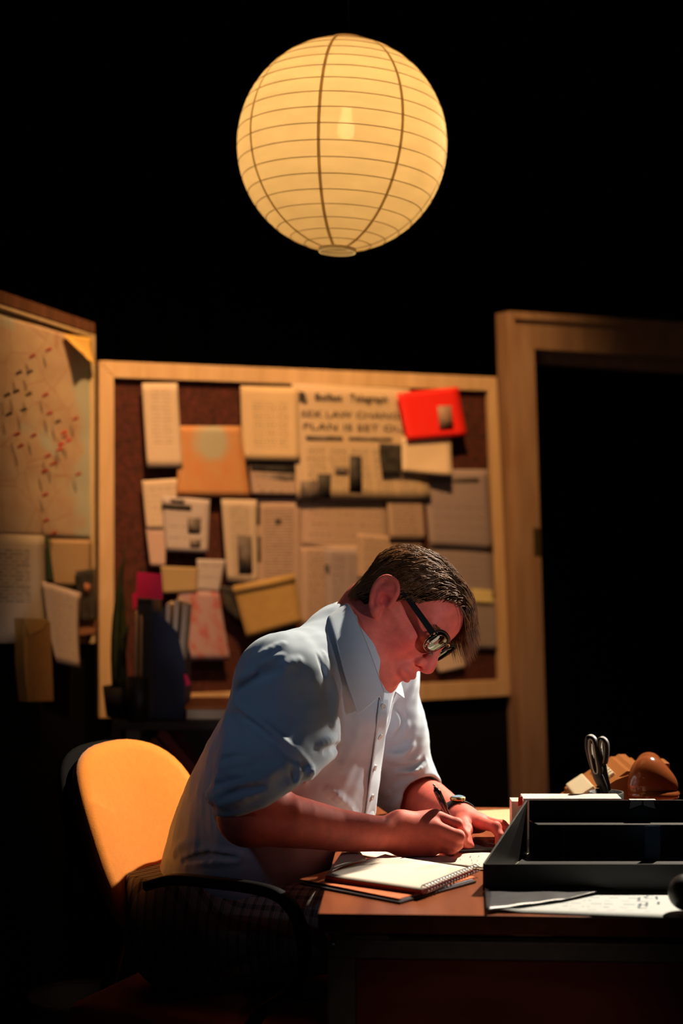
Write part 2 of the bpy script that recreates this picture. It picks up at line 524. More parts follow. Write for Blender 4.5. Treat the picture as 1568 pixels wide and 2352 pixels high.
M_SKIN = skin_material()
M_SHIRT = mat('shirt_cotton', (0.44, 0.53, 0.63), rough=0.85, spec=0.2, noise=0.03, nscale=30, bump=0.10, bscale=900, sheen=0.15)
M_HAIR = mat('brown_hair', (0.20, 0.090, 0.034), rough=0.38, spec=0.55, noise=0.45, nscale=60)
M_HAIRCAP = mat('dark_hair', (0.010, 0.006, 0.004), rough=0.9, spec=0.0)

# head frame: f forward, r towards the subject's right (the camera side), u up
PITCH, YAW, ROLL = math.radians(43), math.radians(35), math.radians(28)
HF = np.array([math.cos(PITCH) * math.cos(YAW), -math.cos(PITCH) * math.sin(YAW), -math.sin(PITCH)])
HR = np.array([-math.sin(YAW), -math.cos(YAW), 0.0])
HU = np.cross(HR, HF)
HR, HU = HR * math.cos(ROLL) + HU * math.sin(ROLL), HU * math.cos(ROLL) - HR * math.sin(ROLL)
HS = 1.0
HO = P(880, 1383, 2.88) - .0775 * HS * HR
HA = np.stack([HF, HR, HU])
def L(f, r, u): return HO + HS * (f * HF + r * HR + u * HU)
def loc(p): return (np.asarray(p) - HO) @ HA.T / HS

def hell(c, r, tilt=None):
    A = HA
    if tilt is not None: A = tilt @ HA
    return Ell(L(*c), A, np.array(r) * HS)

def head_node():
    it = [('+', 0, hell((.002, 0, .052), (.089, .074, .070))),
          ('+', .012, hell((.052, 0, .052), (.046, .058, .050))),
          ('+', .012, hell((.045, 0, -.016), (.047, .054, .058))),
          ('+', .012, hell((.050, 0, -.056), (.042, .034, .042)))]
    for s in (1, -1):
        it += [('+', .018, RC(L(.008, .050 * s, -.048), L(.074, .014 * s, -.083), .017 * HS, .015 * HS)),
               ('+', .018, RC(L(.004, .060 * s, .0), L(.008, .050 * s, -.048), .014 * HS, .017 * HS)),
               ('+', .020, RC(L(.064, .043 * s, -.006), L(.020, .060 * s, -.002), .0125 * HS, .010 * HS)),
               ('+', .010, RC(L(.089, .008 * s, .036), L(.076, .046 * s, .038), .010 * HS, .009 * HS)),
               ('+', .020, RC(L(.052, .034 * s, -.030), L(.020, .050 * s, -.030), .018 * HS, .014 * HS))]
    it += [('+', .010, RC(L(.086, -.006, -.082), L(.086, .006, -.082), .0150 * HS, .0150 * HS)),
           ('+', .010, hell((.086, 0, -.045), (.023, .026, .021)))]
    for s in (1, -1):
        it += [('-', .012, Sph(L(.102, .033 * s, .020), .0165 * HS)),
               ('+', .004, Sph(L(.0735, .032 * s, .020), .0135 * HS)),
               ('-', .003, RC(L(.091, .020 * s, .011), L(.085, .045 * s, .011), .0016, .0014))]
    it += [('+', .014, RC(L(.091, 0, .030), L(.109, 0, -.004), .0075 * HS, .0095 * HS)),
           ('+', .008, RC(L(.109, 0, -.004), L(.114, 0, -.013), .0095 * HS, .0108 * HS)),
           ('+', .006, RC(L(.112, 0, -.020), L(.100, 0, -.026), .0055 * HS, .006 * HS))]
    for s in (1, -1):
        it += [('+', .007, Sph(L(.1005, .0135 * s, -.0175), .0085 * HS)),
               ('-', .004, RC(L(.107, .0070 * s, -.026), L(.102, .0085 * s, -.022), .0032, .0038)),
               ('-', .010, RC(L(.096, .021 * s, -.015), L(.088, .032 * s, -.042), .0022, .0022))]
    it += [('+', .006, RC(L(.1065, 0, -.0430), L(.0950, .021, -.0500), .0052, .0030)),
           ('+', .006, RC(L(.1065, 0, -.0430), L(.0950, -.021, -.0500), .0052, .0030)),
           ('+', .006, RC(L(.1035, 0, -.0555), L(.0930, .019, -.0520), .0060, .0035)),
           ('+', .006, RC(L(.1035, 0, -.0555), L(.0930, -.019, -.0520), .0060, .0035)),
           ('-', .004, RC(L(.1125, 0, -.0495), L(.0985, .024, -.0508), .0013, .0013)),
           ('-', .004, RC(L(.1125, 0, -.0495), L(.0985, -.024, -.0508), .0013, .0013)),
           ('-', .010, RC(L(.106, -.010, -.0670), L(.106, .010, -.0670), .0055, .0055))]
    ears = []
    for s in (1, -1):
        def E(f, u, o):
            f, u = 1.10 * f, 1.10 * u; c_, s_ = math.cos(.34), math.sin(.34)
            return L(f * c_ - u * s_ - .002, s * (.0725 + o), f * s_ + u * c_ + .002)
        rim = catmull([E(.012, .002, .004), E(.014, .020, .008), E(.004, .034, .012), E(-.012, .034, .0155), E(-.020, .020, .0175), E(-.019, .002, .015), E(-.012, -.016, .010), E(-.003, -.026, .006)], 4)
        anti = catmull([E(.004, .024, .008), E(-.006, .021, .011), E(-.011, .008, .0115), E(-.006, -.008, .009), E(.003, -.012, .007)], 4)
        e = G([('+', 0, Ell(E(-.004, .008, .003), HA, np.array((.019, .008, .026)) * HS))] + [('+', .005, RC(E(-.003, .006, .005), q_, .006, .0022)) for q_ in rim[::2]] + chain(rim, [.0036 * HS] * len(rim), .003) +
              [('-', .005, RC(E(.002, .001, .0130), E(-.004, -.007, .0135), .0098 * HS, .0078 * HS)), ('-', .006, RC(E(.004, .021, .0148), E(-.009, .024, .0195), .0046 * HS, .0046 * HS))] + chain(anti, [.0026 * HS] * len(anti), .005) +
              [('+', .006, RC(E(-.002, -.020, .005), E(.001, -.025, .004), .0065 * HS, .0055 * HS)),
               ('+', .004, RC(E(.014, .004, .003), E(.012, -.004, .003), .0042 * HS, .0042 * HS))])
        ears.append(('+', .006, e))
    return G(it + ears)

def hand_node(wrist, mcp, pip, dip, tip, thumb, palm, heel, rs=1.0):
    it = []
    wu, wl = wrist
    it += [('+', .012, RC(wu[0], wl[0], wu[1], wl[1]))]
    for i, m in enumerate(mcp):
        t = i / 3.0
        w0 = wu[0] * (1 - t) + wl[0] * t
        it.append(('+', .016, RC(w0, m, .017 * rs, .0125 * rs)))
    it.append(('+', .014, RC(palm[0], palm[1], palm[2], palm[3])))
    it.append(('+', .012, RC(heel[0], heel[1], heel[2], heel[3])))
    base = G(it)
    out = [('+', 0, base)]
    fr = [(.0125, .0100, .0086, .0072), (.0128, .0103, .0088, .0074), (.0122, .0098, .0084, .0070), (.0110, .0086, .0074, .0064)]
    for i in range(4):
        r = [x * rs * .95 for x in fr[i]]
        f = G(chain([mcp[i], pip[i], dip[i], tip[i]], r, .004) + [('+', .004, Sph(pip[i], r[1] * 1.08))])
        out.append(('+', .0022, f))
    out.append(('+', .008, G(chain(thumb, [.016 * rs, .0135 * rs, .0112 * rs, .0095 * rs][:len(thumb)], .008))))
    return G(out)

# right hand, closed on the pen, resting on its little-finger side
rh = hand_node(((P(918, 1893, 2.795), .022), (P(920, 1930, 2.80), .021)),
               [P(998, 1875, 2.815), P(1000, 1901, 2.795), P(1000, 1925, 2.795), P(997, 1943, 2.81)],
               [P(1048, 1893, 2.805), P(1052, 1921, 2.785), P(1046, 1941, 2.79), P(1032, 1950, 2.80)],
               [P(1064, 1917, 2.825), P(1052, 1940, 2.815), P(1038, 1951, 2.815), P(1026, 1956, 2.825)],
               [P(1062, 1938, 2.845), P(1036, 1947, 2.835), P(1020, 1952, 2.835), P(1008, 1955, 2.84)],
               [P(950, 1905, 2.835), P(990, 1893, 2.860), P(1030, 1906, 2.872), P(1060, 1928, 2.862)],
               (P(940, 1912, 2.815), P(985, 1910, 2.82), .020, .016), (P(930, 1940, 2.80), P(985, 1946, 2.805), .0185, .0150))
# left hand, lying palm down, fingers arched
lh = hand_node(((P(1058, 1880, 2.965), .020), (P(1062, 1881, 3.0), .020)),
               [P(1102, 1890, 2.925), P(1108, 1887, 2.947), P(1110, 1888, 2.968), P(1106, 1891, 2.988)],
               [P(1138, 1900, 2.885), P(1152, 1897, 2.915), P(1156, 1899, 2.945), P(1148, 1900, 2.975)],
               [P(1148, 1921, 2.872), P(1165, 1910, 2.905), P(1166, 1911, 2.938), P(1158, 1911, 2.97)],
               [P(1144, 1938, 2.868), P(1163, 1921, 2.90), P(1164, 1920, 2.93), P(1156, 1919, 2.965)],
               [P(1062, 1893, 2.935), P(1066, 1906, 2.895), P(1066, 1926, 2.862), P(1077, 1943, 2.848)],
               (P(1068, 1889, 2.95), P(1098, 1893, 2.95), .018, .014), (P(1062, 1888, 3.0), P(1098, 1893, 2.985), .017, .013), rs=0.95)

RS, RE = P(650, 1560, 2.795), P(570, 1872, 2.705)
LS, LE = P(862, 1545, 3.13), P(935, 1826, 3.20)
NB = P(812, 1505, 2.95)
PEL = P(480, 2050, 3.03)
def mid(a, b, t): return np.asarray(a) * (1 - t) + np.asarray(b) * t

arms = []
fa = [RE, P(655, 1884, 2.722), P(770, 1904, 2.757), P(860, 1912, 2.775), P(920, 1911, 2.797)]
arms += [('+', .02, G(chain(list(catmull(fa, 3)), list(np.interp(np.arange(13) / 3, range(5), [.046, .0435, .034, .0275, .0255])), .0) + [('+', .010, RC(P(770, 1912, 2.755), P(922, 1926, 2.80), .027, .021))]))]
arms += [('+', .02, G(chain([RS, mid(RS, RE, .5), RE], [.058, .052, .046])))]
arms += [('+', .02, G(chain([LS, mid(LS, LE, .5), LE], [.056, .050, .044])))]
arms += [('+', .02, G(chain(list(catmull([LE, P(985, 1845, 3.12), P(1040, 1874, 3.01), P(1060, 1881, 2.98)], 3)), list(np.interp(np.arange(10) / 3, range(4), [.044, .042, .029, .0245])))))]
neck = [('+', .03, RC(L(-.030, 0, -.022), mid(L(-.03, 0, -.022), NB, .55), .058, .058)), ('+', .03, RC(mid(L(-.03, 0, -.022), NB, .55), NB, .058, .070)),
        ('+', .03, RC(L(.012, 0, -.062), NB + np.array([.022, -.008, -.02]), .026, .050))]
trunk = [('+', .03, RC(NB, RS, .055, .058)), ('+', .03, RC(NB, LS, .055, .056)), ('+', .03, RC(NB, mid(NB, PEL, .5), .07, .09)),
         ('+', .03, RC(mid(NB, PEL, .5), PEL, .09, .10))]
NECK = G(neck); HEAD = head_node()
BODY = G([('+', 0, HEAD), ('+', .020, NECK), ('+', .03, G(trunk)), ('+', .02, G(arms)), ('+', .012, rh), ('+', .012, lh)])

def sin_noise(p, s, seed):
    r = np.random.RandomState(seed); d = np.zeros(len(p))
    for i in range(6):
        k = r.normal(size=3) * s
        d += np.sin(p @ k + r.uniform(0, 6.3))
    return d / 6

V, Q = mesh_sdf(BODY, (-.42, 2.52, .56), (.36, 3.36, 1.34), .0024)
l = loc(V)
tint = np.ones((len(V), 4))
base = np.array([0.74, 0.152, 0.108])
red = np.array([0.64, 0.075, 0.075])
def blob(c, r): return np.exp(-np.sum(((l - np.array(c)) / np.array(r)) ** 2, 1))
hd = np.linalg.norm(V - HO, axis=1) < .2
ruddy = np.zeros(len(V))
for s in (1, -1):
    ruddy += .7 * blob((.07, .045 * s, -.015), (.03, .02, .025)) + .8 * blob((-.004, .085 * s, .006), (.02, .02, .03))
ruddy += .6 * blob((.115, 0, -.012), (.014, .016, .014)) + 0.25 * blob((.08, 0, .07), (.05, .06, .04))
ruddy = np.clip(ruddy, 0, 1) * hd
lips = np.clip(np.maximum.reduce([blob((.099, 0, -.0455), (.012, .02, .0045)), blob((.097, 0, -.0555), (.012, .017, .005))]) * 1.3, 0, 1) * hd
stub = np.clip(blob((.07, 0, -.085), (.05, .06, .026)) * 1.0, 0, 1) * hd * (1 - lips)
c3 = base * (1 - ruddy[:, None]) + red * ruddy[:, None]
c3 = c3 * (1 - lips[:, None]) + np.array([0.42, 0.075, 0.07]) * lips[:, None]
c3 = c3 * (1 - .35 * stub[:, None]) + np.array([.25, .11, .085]) * .35 * stub[:, None]
tint[:, :3] = c3

man = empty('person', (float(PEL[0]), float(PEL[1]), 0.0))
tag(man, 'man in a pale blue shirt and black-rimmed glasses bent over the desk, writing', 'person')
body = fast_mesh('body', V, Q, M_SKIN, man, tint)
print('body', len(V), time.time() - T0)

# ---- shirt
TY = math.radians(25)
TF = np.array([math.cos(TY), -math.sin(TY), 0]); TR = np.array([-math.sin(TY), -math.cos(TY), 0])
def trow(py, x0, x1, Y, b):
    h = (x1 - x0) / 2 / F * Y; cx = ((x0 + x1) / 2 - CX) / F * Y
    a = math.sqrt(max((h * h - (b * math.sin(TY)) ** 2), .0025)) / math.cos(TY)
    return (CAMZ - (py - CY) / F * Y, cx, Y, a, b)
TOR = Tor([trow(2040, 366, 770, 3.03, .175), trow(2000, 370, 785, 3.025, .18), trow(1960, 377, 812, 3.02, .185), trow(1900, 392, 848, 3.015, .19), trow(1870, 402, 862, 3.01, .192), trow(1790, 434, 874, 3.0, .195),
           trow(1700, 478, 880, 2.985, .195), trow(1620, 525, 890, 2.97, .185), trow(1570, 570, 895, 2.96, .165), trow(1530, 625, 885, 2.955, .13)], TF, TR)
class Half:
    def __init__(s, p, n): s.c = np.asarray(p); s.n = np.asarray(n) / np.linalg.norm(n); s.R = 9.0
    def ev(s, p, c, r): return -((p - s.c) @ s.n)
CUFC = P(616, 1826, 2.722); CUFN = np.array([.44, -.05, -.886]); CUFN /= np.linalg.norm(CUFN)
e1 = np.array([.886, 0, .44]); e1 -= CUFN * (e1 @ CUFN); e1 /= np.linalg.norm(e1); e2 = np.cross(CUFN, e1)
ringp = [CUFC + e1 * math.cos(a) * .080 + e2 * math.sin(a) * .070 - CUFN * (.004 + .004 * math.sin(3 * a)) for a in np.linspace(0, 2 * math.pi, 33)]
ringq = [CUFC + e1 * math.cos(a) * .086 + e2 * math.sin(a) * .076 - CUFN * (.034 + .006 * math.sin(2 * a + 1)) for a in np.linspace(0, 2 * math.pi, 33)]
cuff_ring = [('+', .014, G(chain(ringp, [.0085] * 33))), ('+', .016, G(chain(ringq, [.0080 + .003 * math.sin(2 * k * .39) for k in range(33)])))]
sl_r = chain([RS + np.array([0, 0, -.012]), P(645, 1680, 2.792), P(624, 1780, 2.748), P(606, 1850, 2.72)], [.076, .088, .086, .078], .04)
sl_l = chain([LS, P(893, 1690, 3.15), P(925, 1795, 3.165), P(950, 1822, 3.145)], [.074, .066, .058, .054], .03)
yoke = [('+', .05, RC(P(800, 1490, 2.94), RS + np.array([0, 0, .004]), .060, .070)), ('+', .05, RC(P(835, 1500, 3.0), LS, .060, .070)),
        ('+', .05, RC(P(800, 1500, 2.96), P(760, 1560, 2.97), .085, .11)),
        ('+', .05, RC(P(848, 1630, 2.90), P(800, 1650, 2.93), .025, .06))]
elbow_cut = chain([P(580, 1870, 2.66), P(700, 1893, 2.69), P(820, 1908, 2.76)], [.047, .050, .055])
elbow_cut_l = chain([P(955, 1836, 3.15), P(1010, 1858, 3.07)], [.047, .052])
SH0 = G([('+', 0, G([('+', 0, TOR)] + yoke)), ('+', .03, G(sl_r + [('-', .012, Half(CUFC, CUFN)), ('-', .004, G(chain([mid(RS, RE, .75), RE, P(655, 1884, 2.722)], [.056, .052, .050])))] + cuff_ring)), ('+', .03, G(sl_l))])
# folds: (pixel polyline, radius, +ridge / -crease)
folds = [([(576, 1526), (612, 1500), (648, 1478)], .007, 1), ([(598, 1528), (625, 1514), (648, 1506)], .005, 1), ([(606, 1556), (645, 1536), (686, 1516)], .008, 1),
         ([(541, 1618), (602, 1665), (667, 1717), (716, 1762)], .007, 1), ([(536, 1632), (598, 1680), (660, 1731), (705, 1775)], .006, -1),
         ([(517, 1731), (552, 1734), (585, 1738)], .009, 1), ([(512, 1748), (550, 1748), (590, 1752)], .008, -1),
         ([(506, 1766), (540, 1756), (572, 1750)], .009, 1), ([(500, 1790), (560, 1784), (614, 1788)], .009, 1), ([(500, 1803), (560, 1797), (620, 1800)], .007, -1),
         ([(498, 1822), (550, 1806), (610, 1796)], .009, 1), ([(504, 1848), (560, 1828), (622, 1808)], .010, 1), ([(500, 1838), (550, 1818), (600, 1806)], .006, -1),
         ([(650, 1765), (662, 1780), (668, 1800)], .006, 1), ([(684, 1757), (684, 1778), (678, 1798)], .006, 1), ([(668, 1764), (674, 1780), (676, 1794)], .004, -1), ([(702, 1768), (700, 1784), (690, 1798)], .004, -1),
         ([(716, 1765), (714, 1780), (702, 1798)], .006, 1), ([(735, 1714), (755, 1706), (772, 1698)], .008, 1), ([(748, 1727), (766, 1719), (780, 1710)], .006, -1),
         ([(790, 1590), (800, 1650), (800, 1700), (786, 1740)], .010, -1), ([(752, 1545), (764, 1600), (766, 1660)], .010, 1), ([(744, 1500), (752, 1530), (748, 1552)], .006, 1), ([(728, 1506), (738, 1530), (744, 1550)], .005, -1),
         ([(545, 1590), (575, 1562), (640, 1538)], .010, -1), ([(540, 1575), (556, 1556), (580, 1544)], .008, 1), ([(522, 1640), (535, 1660), (548, 1690)], .010, -1),
         ([(420, 1972), (470, 1958), (550, 1964)], .008, 1), ([(430, 1984), (490, 1972), (545, 1976)], .008, 1), ([(425, 1978), (480, 1966), (540, 1970)], .006, -1), ([(400, 1962), (416, 1944), (450, 1938)], .008, 1),
         ([(800, 1860), (770, 1835), (740, 1815)], .008, -1), ([(815, 1870), (780, 1838), (752, 1815)], .008, 1),
         ([(902, 1678), (915, 1670), (930, 1668)], .010, 1), ([(897, 1738), (920, 1728), (942, 1712)], .011, 1), ([(900, 1720), (920, 1712), (938, 1700)], .009, -1), ([(910, 1746), (932, 1754), (958, 1752)], .010, 1),
         ([(921, 1770), (950, 1762), (976, 1754)], .010, 1), ([(915, 1762), (945, 1760), (970, 1746)], .007, -1), ([(885, 1815), (915, 1795), (960, 1782)], .007, -1), ([(885, 1843), (915, 1820), (955, 1802)], .007, -1),
         ([(912, 1620), (920, 1650), (910, 1690)], .008, -1), ([(905, 1640), (908, 1662), (898, 1690)], .008, 1)]
allp = [q for f in folds for q in f[0]]
hits = trace(SH0, allp); nrm = grad(SH0, hits)
fold_items = []; i = 0
for pts, r, s in folds:
    r = r * 1.05
    h = hits[i:i + len(pts)]; nn = nrm[i:i + len(pts)]; i += len(pts)
    if s > 0: c = catmull(h - nn * r * .30, 3); op = '+'
    else: c = catmull(h + nn * r * .42, 3); op = '-'
    m = len(c)
    rr = [r * (.35 + .65 * math.sin(math.pi * (k + .5) / m)) for k in range(m)]
    ch = chain(c, rr)
    fold_items.append((op, r * 1.15, G([('+', .002, x[2]) for x in ch])))
SHIRT = G([('+', 0, SH0)] + fold_items + [('-', .006, G(elbow_cut_l)), ('-', .004, RC(NB + np.array([0.02, 0, .02]), L(-.02, 0, -.03), .062, .066)), ('-', .006, RC(NB + np.array([.065, -.03, -.005]), L(.035, 0, -.075), .040, .050))])
def shirt_disp(p):
    q = p + .02 * np.stack([sin_noise(p, 22, 3), sin_noise(p, 22, 4), sin_noise(p, 22, 5)], 1)
    return .0022 * sin_noise(q, 55, 1) + .0009 * sin_noise(q, 130, 2)
V2, Q2 = mesh_sdf(SHIRT, (-.40, 2.50, .655), (.22, 3.32, 1.17), .0024, shirt_disp)
shirt = fast_mesh('shirt', V2, Q2, M_SHIRT, man)
print('shirt', len(V2), time.time() - T0)

def band(name, up, low, material, parent, thick=.0022, n=8, mids=2, bulge=.004):
    """cloth strip between two 3-D curves with a folded thickness"""
    A = catmull(up, n); B = catmull(low, n)
    V = []; m = len(A); k = mids + 2
    for i in range(m):
        for j in range(k):
            t = j / (k - 1)
            V.append(A[i] * (1 - t) + B[i] * t)
    F4 = [(i * k + j, (i + 1) * k + j, (i + 1) * k + j + 1, i * k + j + 1) for i in range(m - 1) for j in range(k - 1)]
    o = mesh_obj(name, V, F4, material, parent, True)
    md = o.modifiers.new('thickness', 'SOLIDIFY'); md.thickness = thick; md.offset = 0
    md2 = o.modifiers.new('round', 'SUBSURF'); md2.levels = 1; md2.render_levels = 1
    return o
up = [P(884, 1590, 2.858), P(862, 1528, 2.840), P(836, 1460, 2.842), P(806, 1393, 2.88), P(792, 1388, 2.95), P(812, 1410, 3.02), P(858, 1480, 3.035), P(900, 1560, 2.99), P(908, 1590, 2.945)]
low = [P(820, 1645, 2.825), P(792, 1560, 2.795), P(772, 1480, 2.80), P(756, 1424, 2.86), P(752, 1420, 2.96), P(782, 1440, 3.07), P(850, 1500, 3.09), P(914, 1560, 3.03), P(930, 1606, 2.965)]
collar = band('collar', up, low, M_SHIRT, shirt, thick=.0028)
# inner stand of the collar, hugging the neck
stand_low = [mid(p, NB + np.array([.02, 0, 0]), .10) + np.array([0.0, 0.002, -.026]) for p in up]
stand_up = [mid(p, NB + np.array([.035, 0, .03]), .03) + np.array([0, 0, -.003]) for p in up]
band('collar_stand', stand_up, stand_low, M_SHIRT, shirt)

# button placket laid on the shirt front
pl = np.array([(880, 1606), (876, 1650), (870, 1700), (863, 1750), (856, 1800), (850, 1850), (846, 1880)], float)
c0 = trace(SHIRT, pl - np.array([13, 0])); c1 = trace(SHIRT, pl + np.array([11, 0]))
n0 = grad(SHIRT, c0)
placket = band('placket', list(c0 + n0 * .003), list(c1 + n0 * .003), M_SHIRT, shirt, thick=.003)
M_BTN = mat('shirt_button', (.62, .62, .60), rough=.3)
bp = trace(SHIRT, [(876, 1622), (868, 1690), (856, 1762), (850, 1830)]); bn = grad(SHIRT, bp)
for p_, n_ in zip(bp, bn):
    q = Vector(n_).to_track_quat('Z', 'Y').to_matrix().to_4x4(); q.translation = Vector(p_ + n_ * .0035)
    lathe('button', [(0, .0016), (.0035, .0018), (.0048, .0024), (.0055, .0016), (.0055, 0), (0, 0)], 16, M_BTN, shirt, q)

# ---- trousers
def plaid():
    m = bpy.data.materials.new('plaid_wool'); m.use_nodes = True
    nt = m.node_tree; b = nt.nodes['Principled BSDF']; b.inputs['Roughness'].default_value = .9
    tc = nt.nodes.new('ShaderNodeTexCoord'); mp = nt.nodes.new('ShaderNodeMapping'); mp.inputs['Rotation'].default_value = (0, 0, math.radians(25))
    nt.links.new(tc.outputs['Object'], mp.inputs[0])
    sp = nt.nodes.new('ShaderNodeSeparateXYZ'); nt.links.new(mp.outputs[0], sp.inputs[0])
    def stripes(o, per, wd):
        return math_node(nt, 'LESS_THAN', math_node(nt, 'FRACT', math_node(nt, 'MULTIPLY', o, 1 / per)), wd)
    a = math_node(nt, 'ADD', math_node(nt, 'MULTIPLY', stripes(sp.outputs[0], .018, .35), .5), math_node(nt, 'MULTIPLY', stripes(sp.outputs[1], .018, .35), .5))
    c = math_node(nt, 'ADD', a, math_node(nt, 'MULTIPLY', stripes(sp.outputs[0], .009, .2), .25))
    nt.links.new(mixc(nt, c, (.30, .28, .25), (.05, .048, .05)), b.inputs['Base Color'])
    return m
M_PLAID = plaid()
HIPR = PEL + TR * .09 + np.array([0, 0, -.06]); HIPL = PEL - TR * .09 + np.array([0, 0, -.06])
KR, KL = P(905, 2120, 2.80), P(960, 2110, 2.98)
FR_, FL_ = np.array([KR[0] - .05, KR[1], .10]), np.array([KL[0] - .02, KL[1], .10])
TROU = G([('+', 0, RC(PEL + np.array([-.01, 0, .0]), PEL + np.array([.02, 0, -.06]), .135, .14)), ('+', .04, RC(PEL + TR * .06, PEL - TR * .06, .13, .13)),
          ('+', .04, RC(HIPR, KR, .090, .068)), ('+', .04, RC(HIPL, KL, .090, .068)), ('+', .03, RC(KR, FR_, .066, .052)), ('+', .03, RC(KL, FL_, .066, .052)),
          ('-', .0, Ell(PEL + np.array([0, 0, .25]), np.eye(3), (.6, .6, .203)))])
V3, Q3 = mesh_sdf(TROU, (-.45, 2.60, .03), (.30, 3.36, .80), .006)
fast_mesh('trousers', V3, Q3, M_PLAID, man)
M_LEATHER = mat('black_leather', (.012, .011, .011), rough=.35)
for nm, k in (('shoe', FR_), ('shoe', FL_)):
    S = G([('+', 0, RC(k + np.array([-.03, 0, -.055]), k + np.array([.05, -.015, -.06]), .044, .042)), ('+', .03, RC(k + np.array([.05, -.015, -.06]), k + np.array([.17, -.05, -.068]), .040, .032)),
           ('+', .02, RC(k, k + np.array([-.02, 0, -.05]), .045, .045)), ('-', 0, Ell(k + np.array([0, 0, -.60]), np.eye(3), (2, 2, .5)))])
    Vs, Qs = mesh_sdf(S, k - np.array([.15, .2, .15]), k + np.array([.28, .15, .08]), .006)
    fast_mesh(nm, Vs, Qs, M_LEATHER, man)
print('trousers', time.time() - T0)

# ---- hair: a close dark cap and combed strands
def hairline(f):
    return np.interp(f, [-.10, -.05, -.026, -.019, -.013, .004, .012, .030, .045, .054, .062, .075, .10], [-.030, -.032, -.030, -.010, .030, .032, .022, .042, .050, .070, .084, .092, .098])
def hair_mask(l):
    """1 where hair grows (head-local coordinates)"""
    f, r, u = l[..., 0], np.abs(l[..., 1]), l[..., 2]
    line = hairline(f)
    return u > line
SCALP = G([('+', 0, hell((.002, 0, .052), (.089, .074, .070))), ('+', .03, hell((.052, 0, .052), (.046, .058, .050))), ('+', .03, RC(L(-.026, -.02, -.02), L(-.026, .02, -.02), .045 * HS, .045 * HS))])
class HairCap:
    def __init__(s): s.c = SCALP.c; s.R = SCALP.R + .03
    def ev(s, p, c, r):
        q = loc(p); d = SCALP.ev(p, None, 0)
        f, rr, u = q[:, 0], np.abs(q[:, 1]), q[:, 2]
        th = np.interp(u, [-.05, 0.0, .05, .10, .14], [.002, .004, .006, .007, .008])
        line = hairline(f)
        return np.maximum(d - th, (line + .004 - u) * .8)
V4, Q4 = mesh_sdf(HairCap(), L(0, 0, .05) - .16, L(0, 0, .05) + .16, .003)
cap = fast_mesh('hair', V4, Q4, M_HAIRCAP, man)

def make_strands(n=9000, seg=10):
    rng = np.random.RandomState(11)
    z = rng.uniform(-.7, 1, n * 4); ph = rng.uniform(0, 2 * math.pi, n * 4)
    c = np.sqrt(1 - z * z)
    d = np.stack([c * np.cos(ph), c * np.sin(ph), z], 1)
    pts = np.array([-.004, 0, .055]) + d * .06
    # push out to the scalp
    for _ in range(30):
        w = HO + HS * (pts @ HA)
        pts = pts + d * (-SCALP.ev(w, None, 0))[:, None] * .9 / HS
    ok = hair_mask(pts); pts = pts[ok][:n]; n = len(pts)
    f, r, u = pts[:, 0], pts[:, 1], pts[:, 2]
    PART = .026
    dist = np.maximum(u - hairline(f), 0)
    back = np.clip((-.035 - f) / .03, 0, 1)
    far = ((r < PART + rng.normal(0, .006, n)) & (u > .055)).astype(float) * (1 - back)
    front = np.clip((f + .01) / .07, 0, 1) * far
    length = np.minimum(.066, .012 + 1.0 * dist) * (1 - far) + far * (.055 + .030 * front)
    length *= rng.uniform(.75, 1.1, n)
    cl = np.stack([f, r * 1.3, u], 1) / .011
    ci = np.floor(cl + .5 * np.stack([np.sin(cl[:, 1] * 2), np.sin(cl[:, 2] * 2), np.sin(cl[:, 0] * 2)], 1))
    hsh = np.abs(np.sin(ci @ np.array([12.9898, 78.233, 37.719])) * 43758.5453) % 1
    hsh2 = np.abs(np.sin(ci @ np.array([39.34, 11.13, 83.15])) * 24634.63) % 1
    sg = np.where(r > 0, 1.0, -1.0)
    dn = np.stack([np.full(n, -.62), np.zeros(n), np.full(n, -.80)], 1)                 # near side: combed back and down
    dn[:, 0] += .5 * np.clip((f - .02) / .03, 0, 1) * 0 + .75 * (hsh2 - .5)
    df = np.stack([.55 + .6 * front, np.full(n, -.70), np.full(n, -.10)], 1)            # beyond the parting: forward and over
    df[:, 1] += .5 * (hsh - .5); df[:, 0] += .4 * (hsh2 - .5)
    db = np.stack([np.full(n, -.35), .35 * (hsh - .5) + .4 * r / .07, np.full(n, -.9)], 1)
    base_dir = (dn * (1 - far)[:, None] + df * far[:, None]) * (1 - back)[:, None] + db * back[:, None]
    grav = HA @ np.array([0, 0, -1.0])
    x = pts.copy(); out = [x.copy()]
    lay = rng.uniform(.15, 1, n) ** .6
    thick = np.interp(u, [-.05, 0.0, .04, .07, .12], [.002, .0045, .009, .012, .012]) * (1 + .35 * front)
    amp = .0035 * (hsh - .4)
    for s in range(seg - 1):
        t = (s + 1) / (seg - 1)
        w = HO + HS * (x @ HA)
        g = grad(SCALP, w) @ HA.T
        d0 = SCALP.ev(w, None, 0) / HS
        free = front * np.clip((t - .35) / .4, 0, 1)
        v = base_dir + grav * (.15 + 1.5 * free)[:, None] + g * (.10 * free)[:, None]
        tang = v - g * np.sum(v * g, 1, keepdims=True)
        v = tang * (1 - free)[:, None] + v * free[:, None]
        v = v / (np.linalg.norm(v, axis=1, keepdims=True) + 1e-6)
        x = x + v * (length / (seg - 1))[:, None]
        w = HO + HS * (x @ HA)
        d0 = SCALP.ev(w, None, 0) / HS
        tgt = (thick * lay + amp * math.sin(math.pi * t)) * min(1, t * 2.6) * (1 - .45 * t * t * (1 - far))
        tgt = np.maximum(tgt, .0012)
        x = x + g * (np.clip(tgt - d0, -.004, .006) * (1 - free) + np.maximum(tgt * .6 - d0, 0) * free)[:, None]
        out.append(x.copy())
    S = np.stack(out, 1)                       # n, seg, 3 head-local
    W = HO + HS * (S @ HA)
    return W, hsh
W, hsh = make_strands()
